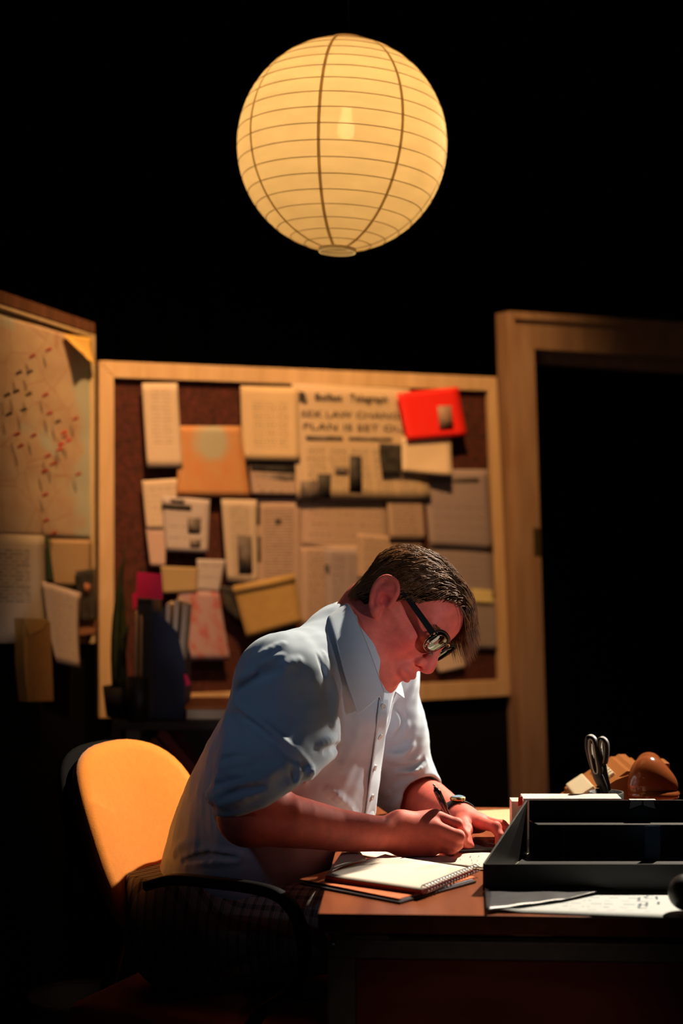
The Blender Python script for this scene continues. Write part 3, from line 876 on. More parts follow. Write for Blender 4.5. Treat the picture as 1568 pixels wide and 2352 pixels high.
def strand_mesh(W, r0, name, material, parent):
    n, seg, _ = W.shape
    T = np.gradient(W, axis=1); T /= np.linalg.norm(T, axis=2, keepdims=True) + 1e-9
    a = np.cross(T, np.array([0.3, -.8, .5])); a /= np.linalg.norm(a, axis=2, keepdims=True) + 1e-9
    b = np.cross(T, a)
    rr = r0 * np.interp(np.linspace(0, 1, seg), [0, .6, 1], [1, .9, .15])
    V = np.zeros((n, seg, 3, 3))
    for k in range(3):
        an = 2 * math.pi * k / 3
        V[:, :, k] = W + (a * math.cos(an) + b * math.sin(an)) * rr[None, :, None]
    base = (np.arange(n) * seg * 3)[:, None, None] + (np.arange(seg - 1) * 3)[None, :, None]
    fs = []
    for k in range(3):
        k2 = (k + 1) % 3
        fs.append(np.stack([base[:, :, 0] + k, base[:, :, 0] + k2, base[:, :, 0] + 3 + k2, base[:, :, 0] + 3 + k], -1).reshape(-1, 4))
    return fast_mesh(name, V.reshape(-1, 3), np.concatenate(fs), material, parent)
st = strand_mesh(W, .00055, 'hair_strands', M_HAIR, cap); tag(st, kind='stuff')
# eyebrows
rng = np.random.RandomState(5)
for s in (1, -1):
    eb = []
    for k in range(110):
        t = rng.uniform(0, 1); r_ = .010 + .040 * t
        p0 = np.array([.098 - .018 * t * t, s * r_, .034 + .007 * math.sin(t * 2.4) + rng.uniform(-.003, .003)])
        w_ = HO + HS * (p0[None] @ HA); e = HEAD.ev(w_, None, 0)[0]; p0 = p0 - (grad(HEAD, w_)[0] @ HA.T) * e
        dirv = np.array([-.35, s * .9, .45 - .5 * t]) * .009
        eb.append([p0 + dirv * q + np.array([.0012, 0, 0]) for q in np.linspace(0, 1, 4)])
    tag(strand_mesh(HO + HS * (np.array(eb) @ HA), .0004, 'eyebrow', M_HAIR, man), kind='stuff')
print('hair', time.time() - T0)
# ------------------------------------------------------------------ pin boards
M_CORK = mat('dark_cork', (.060, .013, .008), rough=.95, noise=.55, nscale=70, bump=.5, bscale=300)
M_LIGHTW = wood('pale_wood', (.55, .42, .24), (.62, .50, .32))
c_ = pl_pts([(700, 1650)], BPL)[0]
pb = empty('pin_board', (float(c_[0]), float(c_[1]), float(c_[2])))
tag(pb, 'large cork pin board in a pine frame covered with newspaper cuttings, behind the man', 'pin board')
plate('cork', [(232, 832), (1138, 868), (1170, 1598), (232, 1648)], BPL, -.011, .0, M_CORK, pb, 0)
plate('frame_bar', [(228, 828), (1141, 866), (1121, 898), (262, 868)], BPL, -.0115, .016, M_PINE, pb)
plate('frame_bar', [(228, 828), (262, 868), (262, 1602), (228, 1650)], BPL, -.0115, .016, M_PINE, pb)
plate('frame_bar', [(1141, 866), (1173, 1598), (1147, 1562), (1121, 898)], BPL, -.0115, .016, M_PINE, pb)
plate('frame_bar', [(262, 1602), (1147, 1562), (1173, 1598), (228, 1650)], BPL, -.0115, .016, M_PINE, pb)

def sheet(name, px4, pln, w, material, curl=.006, parent=None, nu=9, nv=11, thick=.0006, seed=0, fold=None):
    """thin paper whose corners (TL TR BR BL) hang on a plane, lifting a little off it"""
    o, t, n = pln
    q = pl_pts(px4, pln, w); rng = random.Random(seed * 7 + len(name))
    a1, a2, a3 = rng.uniform(0, 6), rng.uniform(.3, 1), rng.uniform(-.5, 1)
    V, UV = [], []
    for j in range(nv):
        v = j / (nv - 1)
        for i in range(nu):
            u = i / (nu - 1)
            p = (q[0] * (1 - u) + q[1] * u) * (1 - v) + (q[3] * (1 - u) + q[2] * u) * v
            lift = .6 * curl * (v ** 2.2 * (.45 + .55 * a2) + .35 * a3 * (2 * u - 1) ** 2 * v + .12 * math.sin(u * 4 + a1) * v)
            if fold: lift += fold(u, v)
            V.append(p + n * max(lift, -.0003)); UV.append((u, 1 - v))
    Fc = [(j * nu + i, (j + 1) * nu + i, (j + 1) * nu + i + 1, j * nu + i + 1) for j in range(nv - 1) for i in range(nu - 1)]
    ob = mesh_obj(name, V, Fc, material, parent, True, UV)
    md = ob.modifiers.new('thickness', 'SOLIDIFY'); md.thickness = thick; md.offset = 0
    return ob

PAPER = (.58, .48, .38); NEWS = (.40, .30, .25); GREY = (.31, .26, .28); INK = (.05, .045, .045)
pmn = [0]
def pm(paper, **k):
    pmn[0] += 1
    k['dens'] = min(.95, k.get('dens', .75) * 1.7)
    return print_mat('printed_paper_%02d' % pmn[0], paper, k.pop('ink', INK), **k)
def photo_mat(a=(.02, .02, .02), b=(.16, .14, .12), sc=6):
    pmn[0] += 1
    return mat('printed_photo_%02d' % pmn[0], a, rough=.6, noise=.9, nscale=sc * 6)
M_PHOTO = mat('newsprint_photo', (.028, .026, .025), rough=.7, noise=.8, nscale=45)
M_PHOTO2 = mat('grey_photo', (.12, .10, .095), rough=.7, noise=.6, nscale=35)
M_INK = mat('ink', (.03, .026, .024), rough=.7)

def board_paper(px4, material, label, cat='paper', name='paper', curl=.006, pln=BPL, group=None, w=None, fold=None, thick=.0006):
    board_paper.i += 1
    w = .0012 * board_paper.i + .0008 if w is None else w
    o = sheet(name, px4, pln, w, material, curl, None, seed=board_paper.i, fold=fold, thick=thick)
    tag(o, label, cat, group); board_paper.last = w
    return o
board_paper.i = 0

def patch(parent, px4, material, name='photo', pln=BPL, dw=.0012, curl=0):
    return sheet(name, px4, pln, board_paper.last + dw, material, curl, parent, 3, 3, .0003)

def text_on(parent, s, pxa, pxb, pln, size_px, w, name='headline', bold=.0, squeeze=True, material=None):
    """lettering laid on the plane, from pixel pxa (baseline left) to pxb (baseline right)"""
    o, t, n = pln
    a, b = on_plane(*pxa, o + n * w, n), on_plane(*pxb, o + n * w, n)
    cu = bpy.data.curves.new('lettering', 'FONT'); cu.body = s; cu.size = 1; cu.offset = bold; cu.extrude = 0; cu.resolution_u = 2
    tmp = bpy.data.objects.new('lettering', cu); COL.objects.link(tmp)
    dg = bpy.context.evaluated_depsgraph_get(); dg.update()
    me = bpy.data.meshes.new_from_object(tmp.evaluated_get(dg))
    bpy.data.objects.remove(tmp); bpy.data.curves.remove(cu)
    co = np.array([v.co[:] for v in me.vertices]); wd = co[:, 0].max() - co[:, 0].min(); x0 = co[:, 0].min()
    ln = np.linalg.norm(b - a); ex = (b - a) / ln; ey = np.cross(n, ex); ey /= np.linalg.norm(ey)
    if ey[2] < 0 and abs(ex[2]) < .7: ey = -ey
    hs = size_px / F * a[1] / .70
    for v, c in zip(me.vertices, co): v.co = Vector(a + ex * (c[0] - x0) / wd * ln + ey * c[1] * hs)
    me.update()
    return link(name, me, material or M_INK, parent)

# --- cuttings, deepest layers first
board_paper([(690, 1140), (892, 1148), (897, 1262), (690, 1255)], pm(NEWS, rows=14, cols=3, dens=.45), 'brown newspaper cutting under the front page, above the man\'s hair', 'cutting', 'cutting', .004)
b_ = board_paper([(588, 1145), (692, 1145), (692, 1420), (590, 1420)], pm(NEWS, rows=40, cols=1, dens=.4, mx=.12), 'tall newspaper page with dark marks down its left edge, in mid board', 'cutting', 'cutting', .004)
patch(b_, [(590, 1152), (598, 1152), (597, 1206), (590, 1206)], M_PHOTO, 'ink_bar'); patch(b_, [(591, 1232), (599, 1232), (599, 1292), (592, 1292)], M_PHOTO, 'ink_bar'); patch(b_, [(632, 1192), (645, 1192), (645, 1204), (632, 1204)], M_PHOTO, 'ink_bar')
board_paper([(690, 1250), (842, 1252), (842, 1440), (690, 1440)], pm(NEWS, rows=30, cols=2, dens=.45), 'newspaper page directly left of the man\'s hair, half covered', 'cutting', 'cutting', .003)
b_ = board_paper([(745, 1258), (886, 1262), (880, 1410), (748, 1410)], pm(GREY, rows=26, cols=3, dens=.55), 'ruled newspaper column page touching the man\'s hair', 'cutting', 'cutting', .010)
patch(b_, [(745, 1296), (756, 1296), (758, 1362), (748, 1362)], M_PHOTO, 'ink_bar'); patch(b_, [(745, 1392), (770, 1390), (772, 1412), (748, 1412)], M_PHOTO, 'photo')
b_ = board_paper([(820, 1225), (968, 1238), (975, 1330), (820, 1330)], pm(NEWS, rows=14, cols=2, dens=.4), 'folded newspaper piece behind the crown of the man\'s head', 'cutting', 'cutting', .008)
b_ = board_paper([(985, 1255), (1131, 1262), (1138, 1372), (985, 1370)], pm(GREY, rows=20, cols=5, dens=.55), 'newspaper page of narrow columns, below the page headed in dark type', 'cutting', 'cutting', .004)
b_ = board_paper([(1040, 1372), (1140, 1375), (1144, 1492), (1050, 1488)], pm((.34, .30, .31), rows=16, cols=2, dens=.35), 'dim grey sheet low at the right edge of the pin board', 'paper', 'paper', .004)
b_ = board_paper([(972, 1078), (1121, 1078), (1131, 1264), (985, 1256)], pm(GREY, rows=24, cols=5, dens=.7, my1=.62), 'grey newspaper page with a dark heading over five columns, upper right', 'newspaper', 'newspaper', .006)
patch(b_, [(985, 1098), (1100, 1098), (1100, 1108), (986, 1108)], M_PHOTO2, 'heading')
board_paper([(885, 1090), (968, 1092), (976, 1240), (893, 1240)], pm(NEWS, rows=22, cols=1, dens=.45), 'narrow brown cutting hanging below the small dark portrait', 'cutting', 'cutting', .008)
board_paper([(1082, 1352), (1131, 1356), (1133, 1386), (1084, 1383)], mat('yellow_paper', (.68, .60, .30), rough=.8), 'small pale yellow slip beside the man\'s fringe', 'note', 'note', .004)
board_paper([(985, 1492), (1056, 1470), (1069, 1532), (1008, 1546)], mat('white_slip', (.62, .52, .45), rough=.8), 'pale paper corner beyond the lenses of the glasses', 'paper', 'paper', .006)
b_ = board_paper([(572, 1060), (684, 1060), (682, 1137), (577, 1135)], pm(NEWS, rows=6, cols=1, dens=.3), 'cutting with a dark strip photograph below the cream typed page', 'cutting', 'cutting', .008)
patch(b_, [(574, 1062), (683, 1062), (681, 1088), (576, 1082)], M_PHOTO, 'photo'); patch(b_, [(582, 1092), (676, 1086), (678, 1116), (584, 1118)], M_PHOTO2, 'photo')
# the front page
b_ = board_paper([(670, 880), (940, 893), (990, 1150), (680, 1146)], pm((.54, .43, .31), rows=44, cols=5, dens=.55, my1=.46, my0=.02), 'newspaper front page with a large two-line headline, next to the red folder', 'newspaper', 'newspaper', .006)
wt = board_paper.last + .0035
text_on(b_, 'Belfast', (724, 919), (786, 921), BPL, 16, wt, 'masthead', .02)
text_on(b_, 'Telegraph', (803, 921), (890, 925), BPL, 16, wt, 'masthead', .02)
text_on(b_, 'SEX LAW CHANGES', (692, 957), (942, 963), BPL, 15, wt, 'headline', .0)
text_on(b_, 'PLAN IS SET OUT', (697, 986), (948, 992), BPL, 15, wt, 'headline', .0)
bm = bmesh.new()                                          # printed crest
o_ = BO + BN * wt
def crest(cx, cy, rx, ry, k):
    vs = [bm.verts.new(on_plane(cx + rx * math.cos(2 * math.pi * i / k + .3), cy + ry * math.sin(2 * math.pi * i / k + .3), o_, BN)) for i in range(k)]
    bm.faces.new(vs)
crest(692, 911, 11, 12, 8); crest(683, 922, 4, 6, 6); crest(701, 922, 5, 6, 6)
bm_obj('crest', bm, M_INK, b_)
patch(b_, [(702, 1000), (786, 1002), (787, 1012), (703, 1011)], M_PHOTO2, 'subheading', dw=.0025); patch(b_, [(800, 1003), (900, 1006), (901, 1013), (801, 1011)], M_PHOTO2, 'subheading', dw=.0025)
patch(b_, [(730, 1088), (760, 1089), (759, 1145), (729, 1144)], M_PHOTO, 'photo', dw=.006); patch(b_, [(803, 1046), (830, 1048), (832, 1131), (802, 1130)], M_PHOTO, 'photo', dw=.005)
patch(b_, [(770, 1072), (800, 1073), (800, 1090), (770, 1090)], M_PHOTO2, 'photo', dw=.005)
patch(b_, [(690, 1104), (728, 1104), (728, 1146), (690, 1146)], M_PHOTO2, 'photo', dw=.006)
board_paper([(870, 1018), (923, 1021), (921, 1087), (878, 1088)], M_PHOTO, 'small dark portrait photograph under the red folder', 'photograph', 'photograph', .003, w=.030)
def foldline(u, v): return .016 * max(0, u - (1.15 - v * .9)) * (1 if v > .1 else 0)
board_paper([(922, 1005), (1036, 996), (1031, 1092), (921, 1082)], mat('creased_paper', (.66, .55, .42), rough=.8), 'creased cream paper hanging out below the red folder', 'paper', 'paper', .012, w=.030, fold=foldline)
rf = board_paper([(911, 903), (1051, 889), (1070, 1000), (934, 1012)], mat('red_card', (.86, .022, .015), rough=.55), 'bright red card folder pinned at the upper right of the pin board', 'folder', 'folder', .012, w=.036, thick=.003)
patch(rf, [(1004, 933), (1036, 931), (1040, 981), (1009, 984)], mat('label_grey', (.33, .22, .17), rough=.6), 'label', dw=.008, curl=.004)
board_paper([(552, 886), (686, 890), (688, 1059), (556, 1057)], pm((.60, .47, .30), rows=26, cols=3, dens=.45, mx=.18, my0=.16, my1=.80), 'cream typed page with three columns, left of the front page', 'paper', 'paper', .010)
b_ = board_paper([(326, 1104), (422, 1098), (402, 1217), (336, 1216)], pm(PAPER, rows=8, cols=1, dens=.15), 'pale half-covered page at the left, under the tall narrow sheet', 'paper', 'paper', .005)
board_paper([(335, 1214), (382, 1214), (379, 1301), (345, 1300)], mat('pink_paper', (.50, .36, .33), rough=.8), 'plain pinkish strip of paper at the left of the pin board', 'paper', 'paper', .004)
def ochre():
    m = mat('ochre_print', (.42, .22, .08), rough=.75)
    nt = m.node_tree; b = nt.nodes['Principled BSDF']
    uv = nt.nodes.new('ShaderNodeUVMap'); g = nt.nodes.new('ShaderNodeTexNoise'); g.inputs['Scale'].default_value = 4
    nt.links.new(uv.outputs[0], g.inputs['Vector'])
    sp = nt.nodes.new('ShaderNodeSeparateXYZ'); nt.links.new(uv.outputs[0], sp.inputs[0])
    dx = math_node(nt, 'SUBTRACT', sp.outputs[0], .5); dy = math_node(nt, 'SUBTRACT', sp.outputs[1], .78)
    d = math_node(nt, 'SQRT', math_node(nt, 'ADD', math_node(nt, 'MULTIPLY', dx, dx), math_node(nt, 'MULTIPLY', dy, dy)))
    d = math_node(nt, 'ADD', d, math_node(nt, 'MULTIPLY', math_node(nt, 'SUBTRACT', g.outputs[0], .5), .25))
    k = nt.nodes.new('ShaderNodeMapRange'); k.inputs['From Min'].default_value = .34; k.inputs['From Max'].default_value = .18
    nt.links.new(d, k.inputs[0])
    warm = mixc(nt, g.outputs[0], (.50, .17, .05), (.45, .30, .14))
    nt.links.new(mixc(nt, k.outputs[0], warm, (.36, .36, .27)), b.inputs['Base Color'])
    return m
board_paper([(412, 978), (552, 979), (573, 1142), (404, 1140)], ochre(), 'ochre print with a grey-green round patch, at the left of the pin board', 'print', 'print', .008)
board_paper([(326, 880), (407, 880), (418, 1074), (337, 1074)], pm(PAPER, rows=22, cols=2, dens=.30, mx=.2, my0=.28), 'tall narrow cream sheet at the upper left of the pin board', 'paper', 'paper', .012)
b_ = board_paper([(372, 1138), (482, 1148), (476, 1270), (381, 1266)], pm((.46, .41, .42), rows=14, cols=3, dens=.5, my1=.68), 'grey cutting with a bold dark heading, left part of the pin board', 'cutting', 'cutting', .006)
patch(b_, [(371, 1155), (440, 1161), (439, 1173), (372, 1168)], M_PHOTO, 'heading', dw=.002); patch(b_, [(392, 1146), (424, 1149), (424, 1156), (392, 1153)], M_PHOTO, 'heading', dw=.002)
patch(b_, [(430, 1190), (462, 1190), (460, 1225), (432, 1225)], M_PHOTO2, 'photo', dw=.003); patch(b_, [(436, 1238), (462, 1240), (460, 1258), (436, 1256)], M_PHOTO2, 'photo', dw=.004)
b_ = board_paper([(508, 1146), (589, 1148), (590, 1342), (521, 1337)], pm((.50, .42, .34), rows=34, cols=1, dens=.35, mx=.18), 'long single-column cutting above the tan envelope', 'cutting', 'cutting', .010)
patch(b_, [(545, 1230), (578, 1230), (580, 1318), (548, 1318)], M_PHOTO2, 'photo', dw=.006)
board_paper([(452, 1284), (518, 1286), (502, 1360), (452, 1356)], pm((.44, .40, .42), rows=8, cols=2, dens=.6), 'small grey scrap between the tan slip and the long cutting', 'cutting', 'cutting', .004)
def pinkmap():
    m = mat('pink_map', (.5, .33, .33), rough=.8, noise=.5, nscale=28); nt = m.node_tree; b = nt.nodes['Principled BSDF']
    uv = nt.nodes.new('ShaderNodeUVMap'); g = nt.nodes.new('ShaderNodeTexNoise'); g.inputs['Scale'].default_value = 4; nt.links.new(uv.outputs[0], g.inputs['Vector'])
    r = nt.nodes.new('ShaderNodeMapRange'); r.inputs['From Min'].default_value = .46; r.inputs['From Max'].default_value = .62; nt.links.new(g.outputs[0], r.inputs[0])
    nt.links.new(mixc(nt, r.outputs[0], (.38, .25, .28), (.38, .12, .12)), b.inputs['Base Color'])
    return m
board_paper([(408, 1352), (502, 1358), (527, 1516), (418, 1517)], pinkmap(), 'pink and grey map print low on the left of the pin board', 'map', 'map', .006)
board_paper([(369, 1300), (457, 1304), (452, 1358), (374, 1363)], mat('tan_slip', (.34, .25, .13), rough=.8), 'small tan slip beside the pink tag', 'note', 'note', .006)
board_paper([(506, 1345), (548, 1350), (566, 1440), (520, 1400)], M_PHOTO, 'dark photograph sticking out left of the tan envelope', 'photograph', 'photograph', .004)
env = board_paper([(534, 1346), (676, 1317), (692, 1428), (565, 1464)], mat('tan_card', (.38, .25, .085), rough=.75, noise=.06, nscale=60), 'tan envelope pinned at a slant above the man\'s shoulder', 'envelope', 'envelope', .012, w=.040, thick=.003)
patch(env, [(534, 1346), (676, 1317), (679, 1336), (537, 1366)], mat('tan_flap', (.42, .28, .10), rough=.75), 'flap', dw=.0032, curl=.002)

# ------------------------------------------------------------------ map board at the left
c_ = pl_pts([(60, 1480)], LPL)[0]
mb = empty('map_board', (float(c_[0]), float(c_[1]), float(c_[2])))
tag(mb, 'angled board in a dark-topped frame carrying a large map, at the far left', 'board')
plate('backing', [(-230, 614), (216, 752), (216, 1478), (-230, 1478)], LPL, -.011, .0, mat('board_backing', (.30, .22, .13), rough=.9, noise=.2, nscale=50), mb, 0)
plate('top_rail', [(-230, 586), (218, 742), (218, 768), (-230, 622)], LPL, -.0112, .014, M_DARKW, mb)
plate('frame_bar', [(-230, 622), (217, 768), (217, 777), (-230, 634)], LPL, -.0112, .012, M_LIGHTW, mb)
plate('frame_bar', [(213, 768), (219, 768), (219, 1478), (213, 1478)], LPL, -.0112, .012, M_LIGHTW, mb)
def mapmat():
    m = mat('printed_map', (.5, .45, .36), rough=.75); nt = m.node_tree; b = nt.nodes['Principled BSDF']
    uv = nt.nodes.new('ShaderNodeUVMap')
    g = nt.nodes.new('ShaderNodeTexNoise'); g.inputs['Scale'].default_value = 3.2; g.inputs['Detail'].default_value = 7; nt.links.new(uv.outputs[0], g.inputs['Vector'])
    sp = nt.nodes.new('ShaderNodeSeparateXYZ'); nt.links.new(uv.outputs[0], sp.inputs[0])
    coast = math_node(nt, 'ADD', math_node(nt, 'MULTIPLY', math_node(nt, 'SUBTRACT', g.outputs[0], .5), .8), sp.outputs[0])
    r = nt.nodes.new('ShaderNodeMapRange'); r.inputs['From Min'].default_value = .82; r.inputs['From Max'].default_value = .90; nt.links.new(coast, r.inputs[0])
    g2 = nt.nodes.new('ShaderNodeTexNoise'); g2.inputs['Scale'].default_value = 9; g2.inputs['Detail'].default_value = 4; nt.links.new(uv.outputs[0], g2.inputs['Vector'])
    land = mixc(nt, g2.outputs[0], (.40, .24, .16), (.56, .48, .34))
    r2 = nt.nodes.new('ShaderNodeMapRange'); r2.inputs['From Min'].default_value = .60; r2.inputs['From Max'].default_value = .68; nt.links.new(g.outputs[0], r2.inputs[0])
    land = mixc(nt, r2.outputs[0], land, (.40, .44, .38))
    vo = nt.nodes.new('ShaderNodeTexVoronoi'); vo.feature = 'DISTANCE_TO_EDGE'; vo.inputs['Scale'].default_value = 7; nt.links.new(uv.outputs[0], vo.inputs['Vector'])
    rd = math_node(nt, 'MULTIPLY', math_node(nt, 'LESS_THAN', vo.outputs[0], .02), .35)
    land = mixc(nt, rd, land, (.34, .13, .08))
    nt.links.new(mixc(nt, r.outputs[0], land, (.42, .45, .38)), b.inputs['Base Color'])
    return m
board_paper.i = 0
def creases(u, v): return .003 * (abs(math.sin(u * math.pi * 2.0)) + abs(math.sin(v * math.pi * 4))) * .5
mp_ = sheet('map', [(-228, 650), (212, 780), (218, 1242), (-228, 1222)], LPL, .003, mapmat(), .006, None, 25, 33, fold=creases)
tag(mp_, 'large creased map stuck with small pins on the angled left board', 'map')
M_PINR = mat('pin_red', (.35, .02, .015), rough=.3); M_PIND = mat('pin_dark', (.04, .02, .018), rough=.3); M_PINB = mat('pin_bright_red', (.55, .02, .02), rough=.3)
M_STEEL = mat('steel', (.5, .5, .5), rough=.3, metal=1)
def make_pin(px, py, m):
    p = on_plane(px, py, LO + LN * .009, LN); root = empty('map_pin', tuple(map(float, p)))
    tl = (LN + np.array([0, 0, .5])) / np.linalg.norm(LN + np.array([0, 0, .5]))
    q = Vector(tl).to_track_quat('Z', 'Y').to_matrix().to_4x4(); q.translation = Vector(p)
    lathe('needle', [(0, 0), (.0006, 0), (.0006, .010), (0, .010)], 6, M_STEEL, root, q)
    lathe('head', [(0, .007), (.0030, .0075), (.0040, .010), (.0026, .0125), (.0028, .016), (.0048, .0185), (.0040, .0210), (0, .0215)], 10, m, root, q)
    return root
pin_px = [(62, 825, 0), (100, 810, 0), (31, 863, 1), (56, 861, 1), (54, 912, 1), (92, 914, 0), (4, 914, 1), (25, 906, 1), (42, 947, 1), (102, 956, 0), (8, 958, 1), (121, 975, 1), (162, 968, 0), (27, 1004, 0), (65, 1007, 0),
          (138, 1010, 2), (146, 1018, 2), (129, 1027, 2), (125, 1039, 2), (135, 1000, 2), (35, 1031, 0), (98, 1054, 0), (110, 1072, 0), (90, 1089, 0), (169, 1095, 0), (92, 1143, 0), (94, 1202, 0), (112, 1231, 0)]
proto = {}
for px, py, k in pin_px:
    m = (M_PINR, M_PIND, M_PINB)[k]
    rank = sorted(q[1] for q in pin_px if q[2] == k).index(py)
    ordn = 'topmost second third fourth fifth sixth seventh eighth ninth tenth eleventh twelfth thirteenth fourteenth fifteenth'.split()[rank]
    lab = '%s map pin on the left board, %s' % (('dull red', 'dark', 'bright red clustered')[k], ordn if rank == 0 else ordn + ' from the top of its colour')
    if k not in proto:
        r = make_pin(px, py, m); proto[k] = (r, list(r.children))
        base = on_plane(px, py, LO + LN * .009, LN)
    else:
        r0, ch = proto[k]
        r = r0.copy(); COL.objects.link(r); r.location = Vector(on_plane(px, py, LO + LN * .009, LN))
        for c in ch:
            d = c.copy(); COL.objects.link(d); d.parent = r; d.matrix_parent_inverse = c.matrix_parent_inverse.copy()
    tag(r, lab, 'pin', ('dull red map pins', 'dark map pins', 'bright red map pins')[k])
# loose papers on the map board
def flap(u, v): return .022 * max(0, (1 - u) * .9 + v * .9 - .75)
o_ = sheet('sticky_note', [(143, 768), (212, 776), (206, 838), (160, 815)], LPL, .010, mat('yellow_note', (.78, .50, .13), rough=.75), .02, None, fold=flap)
tag(o_, 'yellow note with a lifted corner at the top right of the map', 'note')
o_ = sheet('letter', [(-70, 1216), (102, 1226), (105, 1300), (-70, 1300)], LPL, .011, pm((.62, .56, .46), rows=9, cols=1, dens=.5, mx=.15), .002); bpy.data.objects.remove(o_)
l1 = sheet('letter', [(-90, 1222), (102, 1230), (106, 1476), (-90, 1478)], LPL, .012, pm((.56, .49, .39), rows=30, cols=1, dens=.42, mx=.15, my0=.36, my1=.86), .010)
tag(l1, 'cream typed letter hanging at the bottom left of the map board', 'letter')
o_ = sheet('card', [(105, 1238), (212, 1240), (211, 1350), (108, 1345)], LPL, .010, mat('brown_card', (.45, .31, .17), rough=.8), .003); tag(o_, 'plain brown card below the map, right of the typed letter', 'card')
o_ = sheet('card', [(106, 1234), (112, 1236), (124, 1338), (108, 1338)], LPL, .0115, mat('green_card', (.02, .05, .02), rough=.7), .002); tag(o_, 'thin dark green edge of card beside the typed letter', 'card')
o_ = sheet('letter', [(98, 1335), (186, 1362), (168, 1535), (116, 1522)], LPL, .020, pm((.52, .44, .42), rows=20, cols=1, dens=.2, mx=.1), .030); tag(o_, 'greyish folded sheet curling off the bottom of the map board', 'paper')
o_ = sheet('photograph', [(174, 1312), (217, 1306), (217, 1428), (182, 1430)], LPL, .016, M_PHOTO, .004); tag(o_, 'dark photograph at the lower right corner of the map board', 'photograph')
patch_w = .026
sheet('face_print', [(194, 1340), (208, 1342), (208, 1362), (195, 1362)], LPL, .022, mat('face_print', (.42, .16, .08), rough=.7), 0, o_, 3, 3, .0003)
o_ = sheet('card', [(178, 1428), (222, 1424), (222, 1456), (178, 1462)], LPL, .012, mat('brick_card', (.28, .12, .07), rough=.8), .002); tag(o_, 'small red-brown card under the dark photograph on the map board', 'card')
# brown cardboard wallet hanging over the lower edge
bw = empty('document_wallet', tuple(map(float, pl_pts([(88, 1600)], LPL, .03)[0])))
tag(bw, 'brown cardboard wallet hanging down below the map board', 'wallet')
M_KRAFT = mat('kraft_card', (.30, .16, .05), rough=.75, noise=.08, nscale=40); M_KRAFT2 = mat('kraft_inside', (.42, .25, .08), rough=.75)
plate('cover', [(66, 1424), (116, 1428), (123, 1610), (64, 1612)], LPL, .034, .037, M_KRAFT, bw, .0006)
plate('gusset', [(52, 1420), (66, 1424), (64, 1612), (56, 1530)], LPL, .0150, .037, M_KRAFT2, bw, .0006)
plate('flap', [(52, 1420), (114, 1422), (96, 1446), (66, 1462)], LPL, .0372, .039, M_KRAFT2, bw, .0006)

# ------------------------------------------------------------------ low bookcase behind the man
M_DKSHELF = mat('black_ash', (.012, .010, .009), rough=.6, noise=.3, nscale=30)
zs = .836; SY0, SY1 = 3.86, 4.14; SX0, SX1 = -.52, .10
bc = empty('bookcase', (float((SX0 + SX1) / 2), 4.0, 0)); tag(bc, 'low black bookcase standing behind the man and his chair', 'bookcase')
box('top', SX0, SX1, SY0, SY1, zs - .02, zs, M_DKSHELF, bc, bevel=.002)
for nm, z in (('shelf', .40), ('shelf', .60 - .02), ('plinth', .0)): box(nm, SX0 + .021, SX1 - .021, SY0 + .006, SY1 - .011, z, z + .02 if nm == 'shelf' else z + .06, M_DKSHELF, bc)
for x in (SX0, SX1 - .02): box('side', x, x + .02, SY0, SY1, 0, zs - .0205, M_DKSHELF, bc)
box('back_panel', SX0 + .021, SX1 - .021, SY1 - .010, SY1 - .002, .0, zs - .021, M_DKSHELF, bc)
def sb(name, px0, px1, py0, z, Y0, Y1, material, parent=None, bevel=.002):
    """upright block on the bookcase: left/right/top from the front face at Y0"""
    a = P(px0, py0, Y0); b = P(px1, py0, Y0)
    return box(name, a[0], b[0], Y0, Y1, z, a[2], material, parent, bevel=bevel)
M_NAVY = mat('navy_card', (.006, .014, .05), rough=.6); M_CREAM = mat('cream_paper', (.60, .50, .38), rough=.8); M_GREYB = mat('grey_binder', (.10, .09, .09), rough=.6)
# magazine file with sloping side and papers
mf = empty('magazine_file', (float(P(395, 1500, 3.95)[0]), 4.0, zs)); tag(mf, 'navy blue magazine file on the bookcase, its cut-away side towards the man', 'file box')
xa, xb = P(352, 1500, 3.92)[0], P(424, 1500, 3.92)[0]
za = P(0, 1385, 3.92)[2]; zb = P(0, 1450, 3.92)[2]; zc = P(0, 1520, 3.92)[2]
for y in (3.92, 4.085):
    prism('side', [(xa, zs), (xb, zs), (xb, zc), (xa + (xb - xa) * .75, zb), (xa + .01, za - .02), (xa, za - .02)], -.0015, .0015, M_NAVY, mf, frame3((0, y, 0), (1, 0, 0), (0, 0, 1), (0, -1, 0)))
box('back', xa, xa + .003, 3.923, 4.083, zs, za - .02, M_NAVY, mf); box('front', xb - .003, xb, 3.923, 4.083, zs, zc, M_NAVY, mf); box('bottom', xa + .003, xb - .003, 3.923, 4.083, zs, zs + .003, M_NAVY, mf)
for k, (p0, p1, top, lean, mt, lb) in enumerate([(372, 384, 1392, .010, M_CREAM, 'cream magazine leaning in the navy file, farthest left'), (385, 398, 1384, .016, mat('ivory_paper', (.66, .56, .42), rough=.8), 'cream magazine standing tallest in the navy file'), (398, 412, 1392, .022, M_CREAM, 'cream magazine leaning right, out of the navy file')]):
    a, b = P(p0, 1600, 3.95), P(p1 - 3, 1600, 3.95); zt = P(0, top, 3.95)[2]
    prism('magazine', [(a[0], zs + .004), (b[0], zs + .004), (b[0] + lean, zt), (a[0] + lean, zt + .006)], 0, .12, mt, None, frame3((0, 3.94, 0), (1, 0, 0), (0, 0, 1), (0, -1, 0)) @ Matrix.Translation((0, 0, -.13)))
    tag(bpy.data.objects[[o.name for o in bpy.data.objects if o.name.startswith('magazine') and 'file' not in o.name][-1]], lb, 'magazine')
